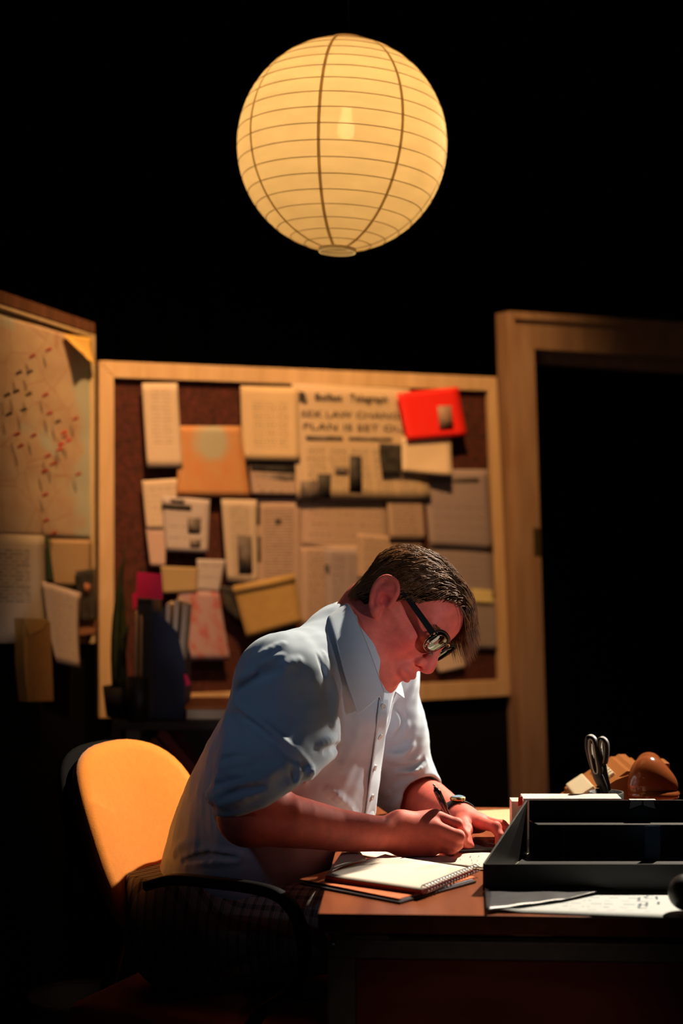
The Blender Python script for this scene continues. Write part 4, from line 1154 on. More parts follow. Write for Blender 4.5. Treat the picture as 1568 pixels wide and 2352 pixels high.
# black binder with a pink tag, pale pencils
bd = sb('ring_binder', 316, 350, 1376, zs, 3.90, 4.09, mat('black_binder', (.010, .011, .014), rough=.5)); tag(bd, 'black ring binder upright on the bookcase under the pink tag', 'binder')
tg = empty('note_tag', tuple(map(float, P(342, 1346, 3.88)))); tag(tg, 'hot pink tag stuck to the black binder beside the map board', 'tag')
M_PINK = mat('hot_pink', (.80, .015, .10), rough=.6)
v_ = [P(314, 1313, 3.888), P(371, 1318, 3.888), P(374, 1377, 3.894), P(313, 1372, 3.894)]
def quad_slab(name, c4, n, th, material, parent):
    bm = bmesh.new(); a = [bm.verts.new(p) for p in c4]; b = [bm.verts.new(np.asarray(p) + np.asarray(n) * th) for p in c4]
    bm.faces.new(a); bm.faces.new(b[::-1]); k = len(a)
    for i in range(k): bm.faces.new((a[i], b[i], b[(i + 1) % k], a[(i + 1) % k]))
    return bm_obj(name, bm, material, parent)
quad_slab('front_leaf', v_, (0, 1, 0), .0012, M_PINK, tg)
quad_slab('side_leaf', [P(303, 1366, 3.893), P(316, 1358, 3.893), P(314, 1392, 3.893), P(306, 1402, 3.893)], (0, 1, 0), .0012, M_PINK, tg)
cup = empty('pen_pot', (float(P(316, 1500, 3.87)[0]), 3.875, zs)); tag(cup, 'dark pen pot on the bookcase below the pink tag', 'pot')
pc = P(316, 1500, 3.872)
M_POT = mat('pot_black', (.010, .010, .010), rough=.5)
lathe('pot_body', [(0, zs + .001), (.022, zs + .001), (.025, zs + .10), (.0235, zs + .10), (.021, zs + .005), (0, zs + .005)], 24, M_POT, cup, Matrix.Translation((pc[0], 3.868, 0)))
for k, (px, top, dx, mt, lb) in enumerate([(313, 1402, -.004, mat('pale_pencil', (.45, .30, .16), rough=.6), 'pale pencil standing left in the pen pot'), (324, 1412, .002, mat('tan_pencil', (.40, .24, .12), rough=.6), 'tan pencil standing right in the pen pot')]):
    a = P(px, top, 3.868); r = tube('pencil', [(pc[0] + (k * 2 - 1) * .006, 3.868, zs + .008), tuple(a - np.array([0, 0, .012])), tuple(a)], [.0042, .0042, .0015], mt, None, 6); tag(r, lb, 'pencil')
# snake plant in the dark corner
M_LEAF = mat('dark_leaf', (.028, .040, .010), rough=.5, noise=.4, nscale=25); M_CLAY = mat('dark_pot', (.012, .011, .010), rough=.7)
sp_ = empty('potted_plant', (float(P(268, 1600, 3.95)[0]), 3.96, zs)); tag(sp_, 'dim potted plant with upright sword leaves in front of the board frame', 'plant')
pp = P(272, 1600, 3.95)
lathe('flower_pot', [(0, zs + .001), (.030, zs + .001), (.038, zs + .07), (.033, zs + .07), (.028, zs + .05), (0, zs + .05)], 24, M_CLAY, sp_, Matrix.Translation((pp[0], 3.96, 0)))
for k, (px, py, wd) in enumerate([(289, 1250, .010), (278, 1330, .009), (300, 1420, .008), (262, 1400, .008)]):
    tip = P(px, py, 3.95 + .01 * (k % 2)); b0 = np.array([pp[0] + .008 * (k - 1.5), 3.96, zs + .05])
    V, Fc = [], []
    for i in range(9):
        t = i / 8; c = b0 * (1 - t) + tip * t + np.array([.008 * math.sin(t * 3) * (1 if k % 2 else -1), -.004 * math.sin(t * 4), 0]); wv = wd * math.sin(math.pi * (t * .86 + .14)) * (1 if i < 8 else .1)
        V += [c + np.array([-wv, .002, 0]), c + np.array([0, -.003, 0]), c + np.array([wv, .002, 0])]
    for i in range(8): Fc += [(i * 3, i * 3 + 1, i * 3 + 4, i * 3 + 3), (i * 3 + 1, i * 3 + 2, i * 3 + 5, i * 3 + 4)]
    lf = mesh_obj('leaf', V, Fc, M_LEAF, sp_, True); md = lf.modifiers.new('thickness', 'SOLIDIFY'); md.thickness = .002
# stack of paper on the bookcase and small red pin cushion
ps = empty('paper_stack', (float(P(480, 1600, 3.95)[0]), 3.98, zs)); tag(ps, 'stack of cream paper under an orange folder on the bookcase behind the man', 'paper stack')
a, b = P(428, 1636, 3.9), P(560, 1636, 3.9)
box('pages', a[0], b[0], 3.90, 4.09, zs + .0005, zs + .022, M_CREAM, ps, bevel=.001)
box('folder', a[0] - .004, b[0], 3.895, 4.095, zs + .0225, zs + .030, mat('burnt_orange_card', (.42, .13, .03), rough=.7), ps, bevel=.001)
a = on_plane(428, 1560, np.array([0, 4.09, 0]), np.array([0, 1, 0]))
o_ = quad_slab('tag', [P(421, 1548, 3.91), P(430, 1550, 3.91), P(439, 1572, 3.91), P(427, 1577, 3.91)], (0, 1, 0), .001, mat('magenta_slip', (.75, .02, .10), rough=.6), None)
tag(o_, 'tiny magenta slip sticking out beside the navy file', 'tag')
# lower shelf: grey binders and red books leaning
for k, (p0, p1, top, lb) in enumerate([(288, 320, 1676, 'wide grey ring binder on the middle shelf of the bookcase'), (324, 335, 1700, 'narrow dark grey binder beside the wide grey one')]):
    o_ = sb('ring_binder', p0, p1, top, .6005, 3.90, 4.10, (M_GREYB, mat('charcoal_binder', (.05, .045, .048), rough=.6))[k]); tag(o_, lb, 'binder')
for k, (x0, dx, mt, lb) in enumerate([(366, 0, mat('maroon_book', (.13, .012, .014), rough=.6), 'dark maroon book leaning on the middle shelf'), (346, 0, mat('dull_red_book', (.16, .035, .028), rough=.6), 'dull red book leaning under the maroon one')]):
    bk = empty('book', (float(P(x0 + 60, 1800, 3.92)[0]), 3.98, .60)); tag(bk, lb, 'book')
    top = P(x0, 1680 + 20 * k, 3.92); bot = P(x0 + 122, 1822 + 20 * k, 3.92); bot[2] = max(bot[2], .603)
    d_ = bot - top; d_[1] = 0; ln = np.linalg.norm(d_); d_ /= ln; nn = np.array([d_[2], 0, -d_[0]]);
    if nn[2] < 0: nn = -nn
    M = frame3(top, d_, (0, 1, 0), np.cross(d_, (0, 1, 0)))
    box('cover', 0, ln, 0, .15, -.011, .011, mt, bk, M, bevel=.002)
    box('pages', .004, ln - .004, .004, .1515, -.008, .008, M_CREAM, bk, M)
# ------------------------------------------------------------------ the desk
DZ = .740
DO = np.array([-.0334, 2.4234, 0]); DA = np.array([math.cos(math.radians(2.95)), -math.sin(math.radians(2.95)), 0]); DB = np.array([-DA[1], DA[0], 0])
DM = frame3(DO, DA, DB, (0, 0, 1))
def dk(px, py, z=DZ):
    p = on_z(px, py, z) - DO
    return float(p @ DA), float(p @ DB)
M_DESK = wood('mahogany_veneer', (.20, .050, .018), (.30, .085, .030), rough=.30, scale=(1, .12, 1), sc=26)
M_DPANEL = wood('mahogany_panel', (.20, .030, .016), (.28, .045, .022), rough=.5, scale=(.15, 1, 1), sc=22)
M_DMETAL = mat('desk_steel', (.20, .155, .12), rough=.5, spec=.4, noise=.15, nscale=60)
M_CHROME = mat('bolt_steel', (.45, .48, .52), rough=.25, metal=1)
desk = empty('desk', tuple(map(float, DO + DA * .4 + DB * .45))); tag(desk, 'mahogany-topped desk with a dark steel frame and an inset end panel', 'desk')
DW, DD = .80, .885
box('desktop', 0, DW, 0, DD, DZ - .028, DZ, M_DESK, desk, DM, bevel=.0015)
fz = .697
box('rail', .012, DW - .012, .022, .062, fz - .026, fz, M_DMETAL, desk, DM, bevel=.002)
for x, y in ((.012, .022), (DW - .052, .022), (.012, DD - .062), (DW - .052, DD - .062)):
    box('leg', x, x + .040, y, y + .040, 0, fz - (.0262 if y < .1 else 0), M_DMETAL, desk, DM, bevel=.002)
box('rail', .012, DW - .012, DD - .062, DD - .022, fz - .026, fz, M_DMETAL, desk, DM, bevel=.002)
box('spacer', .05, .10, .03, .06, fz, DZ - .028, M_DMETAL, desk, DM); box('spacer', DW - .10, DW - .05, .03, .06, fz, DZ - .028, M_DMETAL, desk, DM)
box('spacer', .05, .10, DD - .06, DD - .03, fz, DZ - .028, M_DMETAL, desk, DM); box('spacer', DW - .10, DW - .05, DD - .06, DD - .03, fz, DZ - .028, M_DMETAL, desk, DM)
box('end_panel', .053, DW - .053, .040, .052, .16, fz - .027, M_DPANEL, desk, DM)
bxy = dk(770, 2167, .69); q = DM @ Matrix.Translation((.020, .022, fz - .006)) @ Matrix.Rotation(math.radians(90), 4, 'X')
lathe('bolt', [(0, .006), (.003, .0058), (.0048, .004), (.005, 0), (0, 0)], 14, M_CHROME, desk, q)

def dquad(name, px4, z0, z1, material, parent=None, bevel=.0006):
    """flat slab on the desk: the four pixels are corners of its upper face (z1)"""
    pts = [on_z(x, y, z1) for x, y in px4]
    bm = bmesh.new(); a = [bm.verts.new(p) for p in pts]; b = [bm.verts.new((p[0], p[1], z0)) for p in pts]
    k = len(a); bm.faces.new(a); bm.faces.new(b[::-1])
    for i in range(k): bm.faces.new((a[i], b[i], b[(i + 1) % k], a[(i + 1) % k]))
    if bevel: bmesh.ops.bevel(bm, geom=list(bm.edges), offset=bevel, segments=2, affect='EDGES')
    return bm_obj(name, bm, material, parent)
def base_of(px, py, z): return tuple(map(float, on_z(px, py, z)))

# orange folder with dark back
M_ORANGE = mat('orange_card', (.72, .17, .035), rough=.55); M_DKCARD = mat('dark_card', (.030, .018, .022), rough=.5); M_WHITE = mat('white_paper', (.72, .64, .54), rough=.8, spec=.2)
fo = empty('orange_folder', base_of(880, 2010, DZ + .0005)); tag(fo, 'orange card folder with a dark back, lying under the spiral notebook at the desk edge', 'folder')
dquad('back_cover', [(688, 2028), (918, 2072), (1094, 2023), (850, 1976)], DZ + .0006, DZ + .0035, M_DKCARD, fo)
dquad('pages', [(770, 2032), (919, 2066), (1086, 2019), (900, 1984)], DZ + .0036, DZ + .0052, mat('blue_white_paper', (.55, .60, .70), rough=.7), fo)
dquad('front_cover', [(687, 2019), (916, 2064), (1092, 2014), (850, 1969)], DZ + .0053, DZ + .0068, M_ORANGE, fo)
# spiral notebook
sn = empty('spiral_notebook', base_of(920, 2005, DZ + .0075)); tag(sn, 'spiral-bound notebook with blank white top page, on the orange folder', 'notebook')
M_MAROON = mat('maroon_cover', (.20, .016, .03), rough=.5)
z0, z1 = DZ + .0072, DZ + .0152
dquad('cover', [(745, 2019), (971, 2050), (1094, 2000), (880, 1972)], z0, z0 + .0030, M_MAROON, sn)
dquad('page_block', [(747, 2013), (968, 2045), (1086, 1998), (882, 1968)], z0 + .0032, z1 - .0012, mat('maroon_edge', (.30, .05, .06), rough=.7), sn, .0002)
def ruled(name, paper, n=26, axis=1):
    m = mat(name, paper, rough=.8, spec=.2); nt = m.node_tree; b = nt.nodes['Principled BSDF']
    uv = nt.nodes.new('ShaderNodeUVMap'); sp = nt.nodes.new('ShaderNodeSeparateXYZ'); nt.links.new(uv.outputs[0], sp.inputs[0])
    l = math_node(nt, 'LESS_THAN', math_node(nt, 'FRACT', math_node(nt, 'MULTIPLY', sp.outputs[axis], n)), .05)
    nt.links.new(mixc(nt, math_node(nt, 'MULTIPLY', l, .30), paper, (.25, .27, .40)), b.inputs['Base Color'])
    return m
def page(name, c4, z, material, parent, lift=None, nu=16, nv=10, thick=.0004):
    q = [on_z(x, y, z) for x, y in c4]; V, UV = [], []
    for j in range(nv):
        for i in range(nu):
            u, v = i / (nu - 1), j / (nv - 1)
            p = (q[0] * (1 - u) + q[1] * u) * (1 - v) + (q[3] * (1 - u) + q[2] * u) * v
            if lift: p = p + np.array([0, 0, lift(u, v)])
            V.append(p); UV.append((u, v))
    Fc = [(j * nu + i, j * nu + i + 1, (j + 1) * nu + i + 1, (j + 1) * nu + i) for j in range(nv - 1) for i in range(nu - 1)]
    o = mesh_obj(name, V, Fc, material, parent, True, UV); md = o.modifiers.new('thickness', 'SOLIDIFY'); md.thickness = thick; md.offset = 0
    return o
page('top_page', [(747, 2012), (968, 2044), (1088, 1995), (884, 1964)], z1 - .0006, ruled('faint_ruled_page', (.72, .64, .54), 24, 0), sn, lambda u, v: .004 * max(0, .25 - u) ** 2 * 16 * .4)
M_WIRE = mat('spiral_wire', (.70, .70, .72), rough=.3, metal=.6)
A_, B_ = on_z(972, 2044, z1 - .003), on_z(1096, 1994, z1 - .003)
dirw = (B_ - A_) / np.linalg.norm(B_ - A_); sidew = np.array([dirw[1], -dirw[0], 0])
bmr = bmesh.new(); ring = []
for i in range(21):
    a = 2 * math.pi * i / 20 * .93 + .2
    ring.append(sidew * math.cos(a) * .0062 + np.array([0, 0, 1]) * math.sin(a) * .0062 + dirw * .0035 * i / 20)
add_tube(bmr, ring, .0011, 6)
coil = bm_obj('wire_ring', bmr, M_WIRE, None, True)
N_R = 19
for i in range(N_R):
    o_ = coil if i == 0 else coil.copy()
    if i: COL.objects.link(o_)
    o_.parent = sn; o_.matrix_parent_inverse = wmat(sn).inverted()
    o_.location = Vector(A_ + (B_ - A_) * (i + .3) / N_R + np.array([0, 0, .0005]))
# open writing pad
wp = empty('writing_pad', base_of(980, 1980, DZ + .0004)); tag(wp, 'open lined writing pad with handwriting, under the man\'s writing hand', 'notepad')
M_RULED = ruled('ruled_page', (.72, .65, .54), 22, 0)
dquad('pages', [(806, 1968), (1112, 1997), (1130, 1964), (815, 1946)], DZ + .0004, DZ + .0026, mat('pad_edge', (.50, .36, .22), rough=.8), wp, .0002)
page('top_page', [(806, 1966), (1112, 1994), (1131, 1960), (812, 1942)], DZ + .0033, M_RULED, wp, lambda u, v: .0004 + .004 * math.exp(-((u - .02) / .1) ** 2) + .0022 * math.exp(-((u - .62) / .2) ** 2) * max(0, 1 - v * 2.2))
page('turned_page', [(752, 2006), (842, 1976), (815, 1941), (785, 1957)], DZ + .0170, M_RULED, wp, lambda u, v: .004 * math.sin(u * math.pi) * (1 - v), 8, 6)
rng = np.random.RandomState(3); bm = bmesh.new()
for (x, y, n_, sx, sy) in [(1059, 1964, 4, 2, 5), (1058, 1974, 4, 2, 4), (1080, 1968, 5, 3, 4), (1083, 1976, 5, 2, 5), (1084, 1983, 4, 2, 4), (1098, 1967, 4, 2, 4), (1096, 1977, 5, 2, 5), (1100, 1985, 3, 2, 3), (1070, 1985, 3, 2, 3)]:
    pts = [on_z(x + rng.uniform(-sx, sx), y + (k / 5 - .5) * sy, DZ + .0042) for k in range(6)]
    add_tube(bm, catmull(pts, 3), .00022, 4)
o_ = bm_obj('handwriting', bm, M_INK, wp); tag(o_, kind='stuff')
# dark wallet-like pad under the left hand
dn = empty('black_notebook', base_of(1110, 1940, DZ + .0003)); tag(dn, 'small black notebook under the fingertips of the watch hand', 'notebook')
M_BLKGLOSS = mat('black_gloss', (.008, .007, .008), rough=.2)
dquad('cover', [(1052, 1952), (1146, 1948), (1172, 1922), (1090, 1922)], DZ + .0075, DZ + .0095, M_BLKGLOSS, dn)
dquad('pages', [(1053, 1954), (1143, 1950), (1168, 1925), (1090, 1925)], DZ + .0022, DZ + .0073, mat('dark_pages', (.10, .05, .045), rough=.7), dn)
dquad('cover', [(1050, 1958), (1146, 1954), (1172, 1928), (1090, 1928)], DZ + .0003, DZ + .0020, M_BLKGLOSS, dn)
o_ = dquad('grey_paper', [(1118, 1990), (1250, 1992), (1262, 1906), (1182, 1902)], DZ + .0002, DZ + .0012, mat('grey_green_paper', (.26, .27, .20), rough=.8), None, .0002); tag(o_, 'grey-green sheet half under the black letter tray', 'paper')
o_ = dquad('green_folder', [(1060, 1898), (1330, 1894), (1318, 1852), (1044, 1864)], DZ + .0002, DZ + .0025, mat('pale_green_card', (.36, .40, .20), rough=.7), None, .0004); tag(o_, 'pale green folder lying flat behind the watch hand', 'folder')

# ------------------------------------------------------------------ pen, watch, glasses
pen = empty('pen', tuple(map(float, P(1064, 1944, 2.862)))); tag(pen, 'dark clear ballpoint pen held upright in the writing hand', 'pen')
pt = P(1000, 1812, 2.815); ptip = P(1062, 1948, 2.862); pd = (ptip - pt) / np.linalg.norm(ptip - pt); PL_ = np.linalg.norm(ptip - pt)
q = Vector(pd).to_track_quat('Z', 'Y').to_matrix().to_4x4(); q.translation = Vector(pt)
M_SMOKE = mat('smoky_plastic', (.09, .055, .05), rough=.15); M_PBLK = mat('pen_black', (.008, .008, .009), rough=.2)
lathe('barrel', [(0, .022), (.0046, .022), (.0048, .03), (.0048, PL_ - .022), (.0036, PL_ - .006), (0, PL_ - .006)], 20, M_SMOKE, pen, q)
lathe('cap_end', [(0, -.004), (.0022, -.004), (.0026, .0), (.0044, .001), (.0049, .004), (.0049, .0218), (0, .0218)], 20, M_PBLK, pen, q)
lathe('tip', [(0, PL_), (.0007, PL_ - .0005), (.0032, PL_ - .0058), (0, PL_ - .0058)], 14, M_STEEL, pen, q)
lathe('push_button', [(0, -.010), (.0016, -.0095), (.0019, -.0042), (0, -.0042)], 12, M_STEEL, pen, q)
bm = bmesh.new(); add_box(bm, -.0014, .0014, .0052, .0066, .006, .040, q @ Matrix.Rotation(math.radians(60), 4, 'Z')); add_box(bm, -.0014, .0014, .0030, .0066, .006, .009, q @ Matrix.Rotation(math.radians(60), 4, 'Z')); bm_obj('clip', bm, M_PBLK, pen)

WC = P(1052, 1878, 2.99); WA = P(1060, 1881, 2.965) * .5 + P(1062, 1881, 3.0) * .5 - P(1025, 1866, 3.04); WA /= np.linalg.norm(WA)
wup = np.array([.10, -.35, .93]); wup -= WA * (wup @ WA); wup /= np.linalg.norm(wup); wsd = np.cross(WA, wup)
wt_ = empty('wristwatch', tuple(map(float, WC))); tag(wt_, 'wristwatch with a dark strap and gold case on the man\'s far wrist', 'watch')
M_STRAP = mat('dark_strap', (.022, .022, .010), rough=.5); M_GOLD = mat('gold_case', (.60, .34, .12), rough=.25, metal=1); M_DIAL = mat('watch_glass', (.25, .42, .55), rough=.08)
rx, rz, k = .0315, .0285, 40
V, Fc = [], []
for i in range(k):
    a = 2 * math.pi * i / k; rad = wsd * math.cos(a) * rx + wup * math.sin(a) * rz; nr = wsd * math.cos(a) / rx + wup * math.sin(a) / rz; nr /= np.linalg.norm(nr)
    for wv, tv in ((-.009, 0), (.009, 0), (.009, .0024), (-.009, .0024)): V.append(WC + rad + WA * wv + nr * tv)
for i in range(k):
    j = (i + 1) % k
    for e in range(4): Fc.append((i * 4 + e, j * 4 + e, j * 4 + (e + 1) % 4, i * 4 + (e + 1) % 4))
mesh_obj('strap', V, Fc, M_STRAP, wt_, True)
q = frame3(WC + wup * (rz + .0024), WA, -wsd, wup)
lathe('case', [(0, 0), (.0120, 0), (.0138, .0015), (.0138, .0045), (.0122, .006), (.0118, .0064), (0, .0064)], 32, M_GOLD, wt_, q)
lathe('watch_glass', [(0, .0078), (.008, .0076), (.0115, .0066), (0, .0065)], 28, M_DIAL, wt_, q)
o_ = lathe('crown', [(0, .005), (.002, .005), (.0022, 0), (0, 0)], 10, M_GOLD, wt_, q @ Matrix.Translation((0.0134, 0, .003)) @ Matrix.Rotation(math.radians(90), 4, 'Y'))

# glasses: plane a little in front of the eyes, slipped down the nose
gl = empty('eyeglasses', tuple(map(float, L(.104, 0, .012)))); tag(gl, 'browline glasses with thick black temples worn low on the man\'s nose', 'glasses')
M_GBLK = mat('glasses_black', (.005, .005, .005), rough=.5, spec=.25); M_GWIRE = mat('glasses_gold', (.55, .38, .22), rough=.25, metal=1)
def glass_mat():
    m = bpy.data.materials.new('lens_glass'); m.use_nodes = True; nt = m.node_tree
    for n_ in list(nt.nodes): nt.nodes.remove(n_)
    out = nt.nodes.new('ShaderNodeOutputMaterial'); tr = nt.nodes.new('ShaderNodeBsdfTransparent'); gs = nt.nodes.new('ShaderNodeBsdfGlossy'); gs.inputs['Roughness'].default_value = .02
    tr.inputs[0].default_value = (.93, .92, .88, 1)
    lw = nt.nodes.new('ShaderNodeFresnel'); lw.inputs['IOR'].default_value = 2.8
    mx = nt.nodes.new('ShaderNodeMixShader'); nt.links.new(lw.outputs[0], mx.inputs[0]); nt.links.new(tr.outputs[0], mx.inputs[1]); nt.links.new(gs.outputs[0], mx.inputs[2]); nt.links.new(mx.outputs[0], out.inputs[0])
    return m
M_LENS = glass_mat(); M_PAD = mat('pad_clear', (.22, .10, .07), rough=.4)
GU0, GF0 = .024, .104
def lens_outline(s, n=44):
    pts = []
    for i in range(n):
        a = 2 * math.pi * i / n
        c, d = math.cos(a), math.sin(a)
        x = .0270 * abs(c) ** .72 * (1 if c > 0 else -1); y = .0215 * abs(d) ** .78 * (1 if d > 0 else -1)
        x *= 1 + .10 * (y / .0205)
        pts.append((x, y))
    return pts
def gpt(s, x, y, df=0.0):
    r = s * (.0360 + x); f = GF0 + df - 2.2 * (r * r) - .10 * (GU0 + y) * 0 + .12 * y
    return L(f, r, GU0 + y)
for s in (1, -1):
    ol = lens_outline(s)
    bm = bmesh.new()
    rings = []
    for k_ in (1.0, .7, .35):
        rings.append([bm.verts.new(gpt(s, x * k_, y * k_, .0025 * (1 - k_ * k_))) for x, y in ol])
    cv = bm.verts.new(gpt(s, 0, 0, .0025))
    for a_ in range(2):
        for i in range(44): bm.faces.new((rings[a_][i], rings[a_][(i + 1) % 44], rings[a_ + 1][(i + 1) % 44], rings[a_ + 1][i]))
    for i in range(44): bm.faces.new((rings[2][i], rings[2][(i + 1) % 44], cv))
    o_ = bm_obj('lens', bm, M_LENS, gl, True)
    md = o_.modifiers.new('thickness', 'SOLIDIFY'); md.thickness = .0016
    top = [gpt(s, x * 1.03, y * 1.03) for x, y in ol if y > .001 and True]
    top = [gpt(s, x * 1.04, y * 1.04) for x, y in ol[0:23]]
    tube('brow_rim', top, [.0014] + [.0017] * 4 + [.0021] * 13 + [.0017] * 4 + [.0014], M_GBLK, gl, 8)
    low_ = [gpt(s, x * 1.03, y * 1.03) for x, y in (ol[22:] + ol[:1])]
    tube('wire_rim', low_, .0009, M_GWIRE, gl, 6)
    h0 = L(.0960, s * .0655, .0290); 
    ear_ = L(.008, s * .0780, .037); 
    tp = catmull([h0, L(.075, s * .0695, .031), L(.042, s * .0740, .034), ear_, L(-.010, s * .0790, .034), L(-.026, s * .077, .014)], 8)
    bm = bmesh.new(); rr_ = []
    up_ = HU
    prevr = None; nT = len(tp)
    for i in range(nT):
        hw = np.interp(i / (nT - 1), [0, .55, .66, 1], [.0056, .0048, .0026, .0022]); tw = .0014
        r0 = [bm.verts.new(tp[i] + up_ * hw * a_ + HR * tw * b_) for a_, b_ in ((1, 1), (1, -1), (-1, -1), (-1, 1))]
        if prevr: 
            for e in range(4): bm.faces.new((prevr[e], r0[e], r0[(e + 1) % 4], prevr[(e + 1) % 4]))
        else: bm.faces.new(r0)
        prevr = r0
    bm.faces.new(prevr[::-1]); bm_obj('temple', bm, M_GBLK, gl)
    tube('hinge', [gpt(s, .0265, .008), h0], .0024, M_GWIRE, gl, 8)
    tube('nose_pad', [L(.1035, s * .0105, .008), L(.1005, s * .0135, .000)], .0016, M_PAD, gl, 8)
tube('bridge', [gpt(1, -.0245, .010), L(GF0 + .002, .005, GU0 + .0155), L(GF0 + .002, -.005, GU0 + .0155), gpt(-1, -.0245, .010)], .0017, M_GWIRE, gl, 8)

# ------------------------------------------------------------------ right side of the desk
M_TRAY = mat('black_plastic', (.010, .010, .010), rough=.42, spec=.4)
yf = 2.56; yb = 2.84
tr_ = empty('letter_tray', (float(P(1350, 2000, 2.7)[0]), 2.70, DZ)); tag(tr_, 'black plastic letter tray with sloping side, in the right foreground of the desk', 'tray')
fl, fr = P(1113, 2045, yf)[0], .66
bl = P(1211, 1840, yb)[0]; zt = P(0, 1838, yb)[2]; zf = P(0, 1985, yf)[2]
def wallq(name, pts, th, parent, m=M_TRAY):
    """slab from a planar polygon, thickened along its normal"""
    pts = [np.asarray(p, float) for p in pts]; nn = np.cross(pts[1] - pts[0], pts[2] - pts[0]); nn /= np.linalg.norm(nn)
    bm = bmesh.new(); a = [bm.verts.new(p) for p in pts]; b = [bm.verts.new(p - nn * th) for p in pts]; k = len(a)
    bm.faces.new(a); bm.faces.new(b[::-1])
    for i in range(k): bm.faces.new((a[i], b[i], b[(i + 1) % k], a[(i + 1) % k]))
    bmesh.ops.bevel(bm, geom=list(bm.edges), offset=.0006, segments=2, affect='EDGES')
    return bm_obj(name, bm, m, parent)
z0 = DZ + .0015
wallq('front_wall', [(fl, yf, z0), (fr, yf, z0), (fr, yf, zf), (fl, yf, zf)], .003, tr_)
wallq('side_wall', [(fl, yf + .003, z0), (fl, yf + .003, zf), (bl, yb, zt), (bl, yb, z0)], -.003, tr_)
wallq('side_wall', [(fr - .003, yf + .003, z0), (fr - .003, yb, z0), (fr - .003, yb, zt), (fr - .003, yf + .003, zf)], -.003, tr_)
wallq('back_wall', [(bl + .003, yb, z0), (fr, yb, z0), (fr, yb, zt), (bl + .003, yb, zt)], .003, tr_)
wallq('floor_plate', [(fl + .004, yf + .004, z0), (fr - .004, yf + .004, z0), (fr - .004, yb - .001, z0), (bl + .004, yb - .001, z0)], -.003, tr_)
zl = P(0, 1898, 2.80)[2]
wallq('ledge', [(P(1235, 1898, 2.80)[0], 2.800, zl), (fr - .004, 2.800, zl), (fr - .004, yb - .001, zl + .001), (bl + .003, yb - .001, zl + .001)], -.0025, tr_)
wallq('rib', [(P(1292, 1900, 2.797)[0], 2.797, z0 + .004), (P(1296, 1900, 2.797)[0], 2.797, z0 + .004), (P(1296, 1900, 2.797)[0], 2.797, zl - .001), (P(1292, 1900, 2.797)[0], 2.797, zl - .001)], .002, tr_)
wallq('label_card', [P(1481, 1985, 2.78), P(1516, 1985, 2.78), P(1516, 1897, 2.78), P(1481, 1897, 2.78)], .001, tr_, mat('blue_label', (.05, .14, .30), rough=.5))
nt_ = empty('folded_note', tuple(map(float, P(1475, 1836, 2.846)))); tag(nt_, 'small white slip folded over the back rim of the letter tray', 'note')
M_SLIP = mat('slip_white', (.55, .50, .48), rough=.7)
ybb = yb + .0035
wallq('top_fold', [(P(1445, 0, yb)[0], yb - .0042, zt + .0012), (P(1505, 0, yb)[0], yb - .0042, zt + .0012), (P(1504, 0, yb)[0], ybb, zt + .0018), (P(1444, 0, yb)[0], ybb, zt + .0018)], .0008, nt_, M_SLIP)
wallq('left_leaf', [P(1445, 1858, yb - .0045), P(1473, 1848, yb - .0045), P(1474, 1838.5, yb - .0045), P(1448, 1838.5, yb - .0045)], .0008, nt_, M_SLIP)
wallq('right_leaf', [P(1478, 1850, yb - .0045), P(1505, 1858, yb - .0045), P(1500, 1838.5, yb - .0045), P(1477, 1838.5, yb - .0045)], .0008, nt_, M_SLIP)

# stack of white paper behind the tray, with a red index tab
bk = empty('thick_book', (.36, 2.98, DZ)); tag(bk, 'thick white-covered book behind the letter tray with a red index tab', 'book')
xl = P(1172, 1840, 2.90)[0]; xr = P(1427, 1840, 2.90)[0]; zt2 = P(0, 1834, 2.90)[2]
box('page_block', xl + .003, xr - .003, 2.906, 2.945, DZ + .0125, zt2 - .006, mat('cream_block', (.60, .52, .40), rough=.8, noise=.15, nscale=120, stretch=(1, 1, 30)), bk)
box('cover', xl + .022, xr, 2.900, 2.95, zt2 - .0058, zt2, mat('white_cover', (.60, .55, .50), rough=.5), bk, bevel=.001)
box('cover', xl, xr, 2.900, 2.95, DZ + .0006, DZ + .0122, mat('grey_cover', (.22, .20, .23), rough=.5), bk, bevel=.001)
wallq('index_tab', [P(1189, 1852, 2.899), P(1199, 1849, 2.899), P(1200, 1829, 2.899), P(1190, 1832, 2.899)], .001, bk, mat('red_tab', (.80, .03, .03), rough=.5))

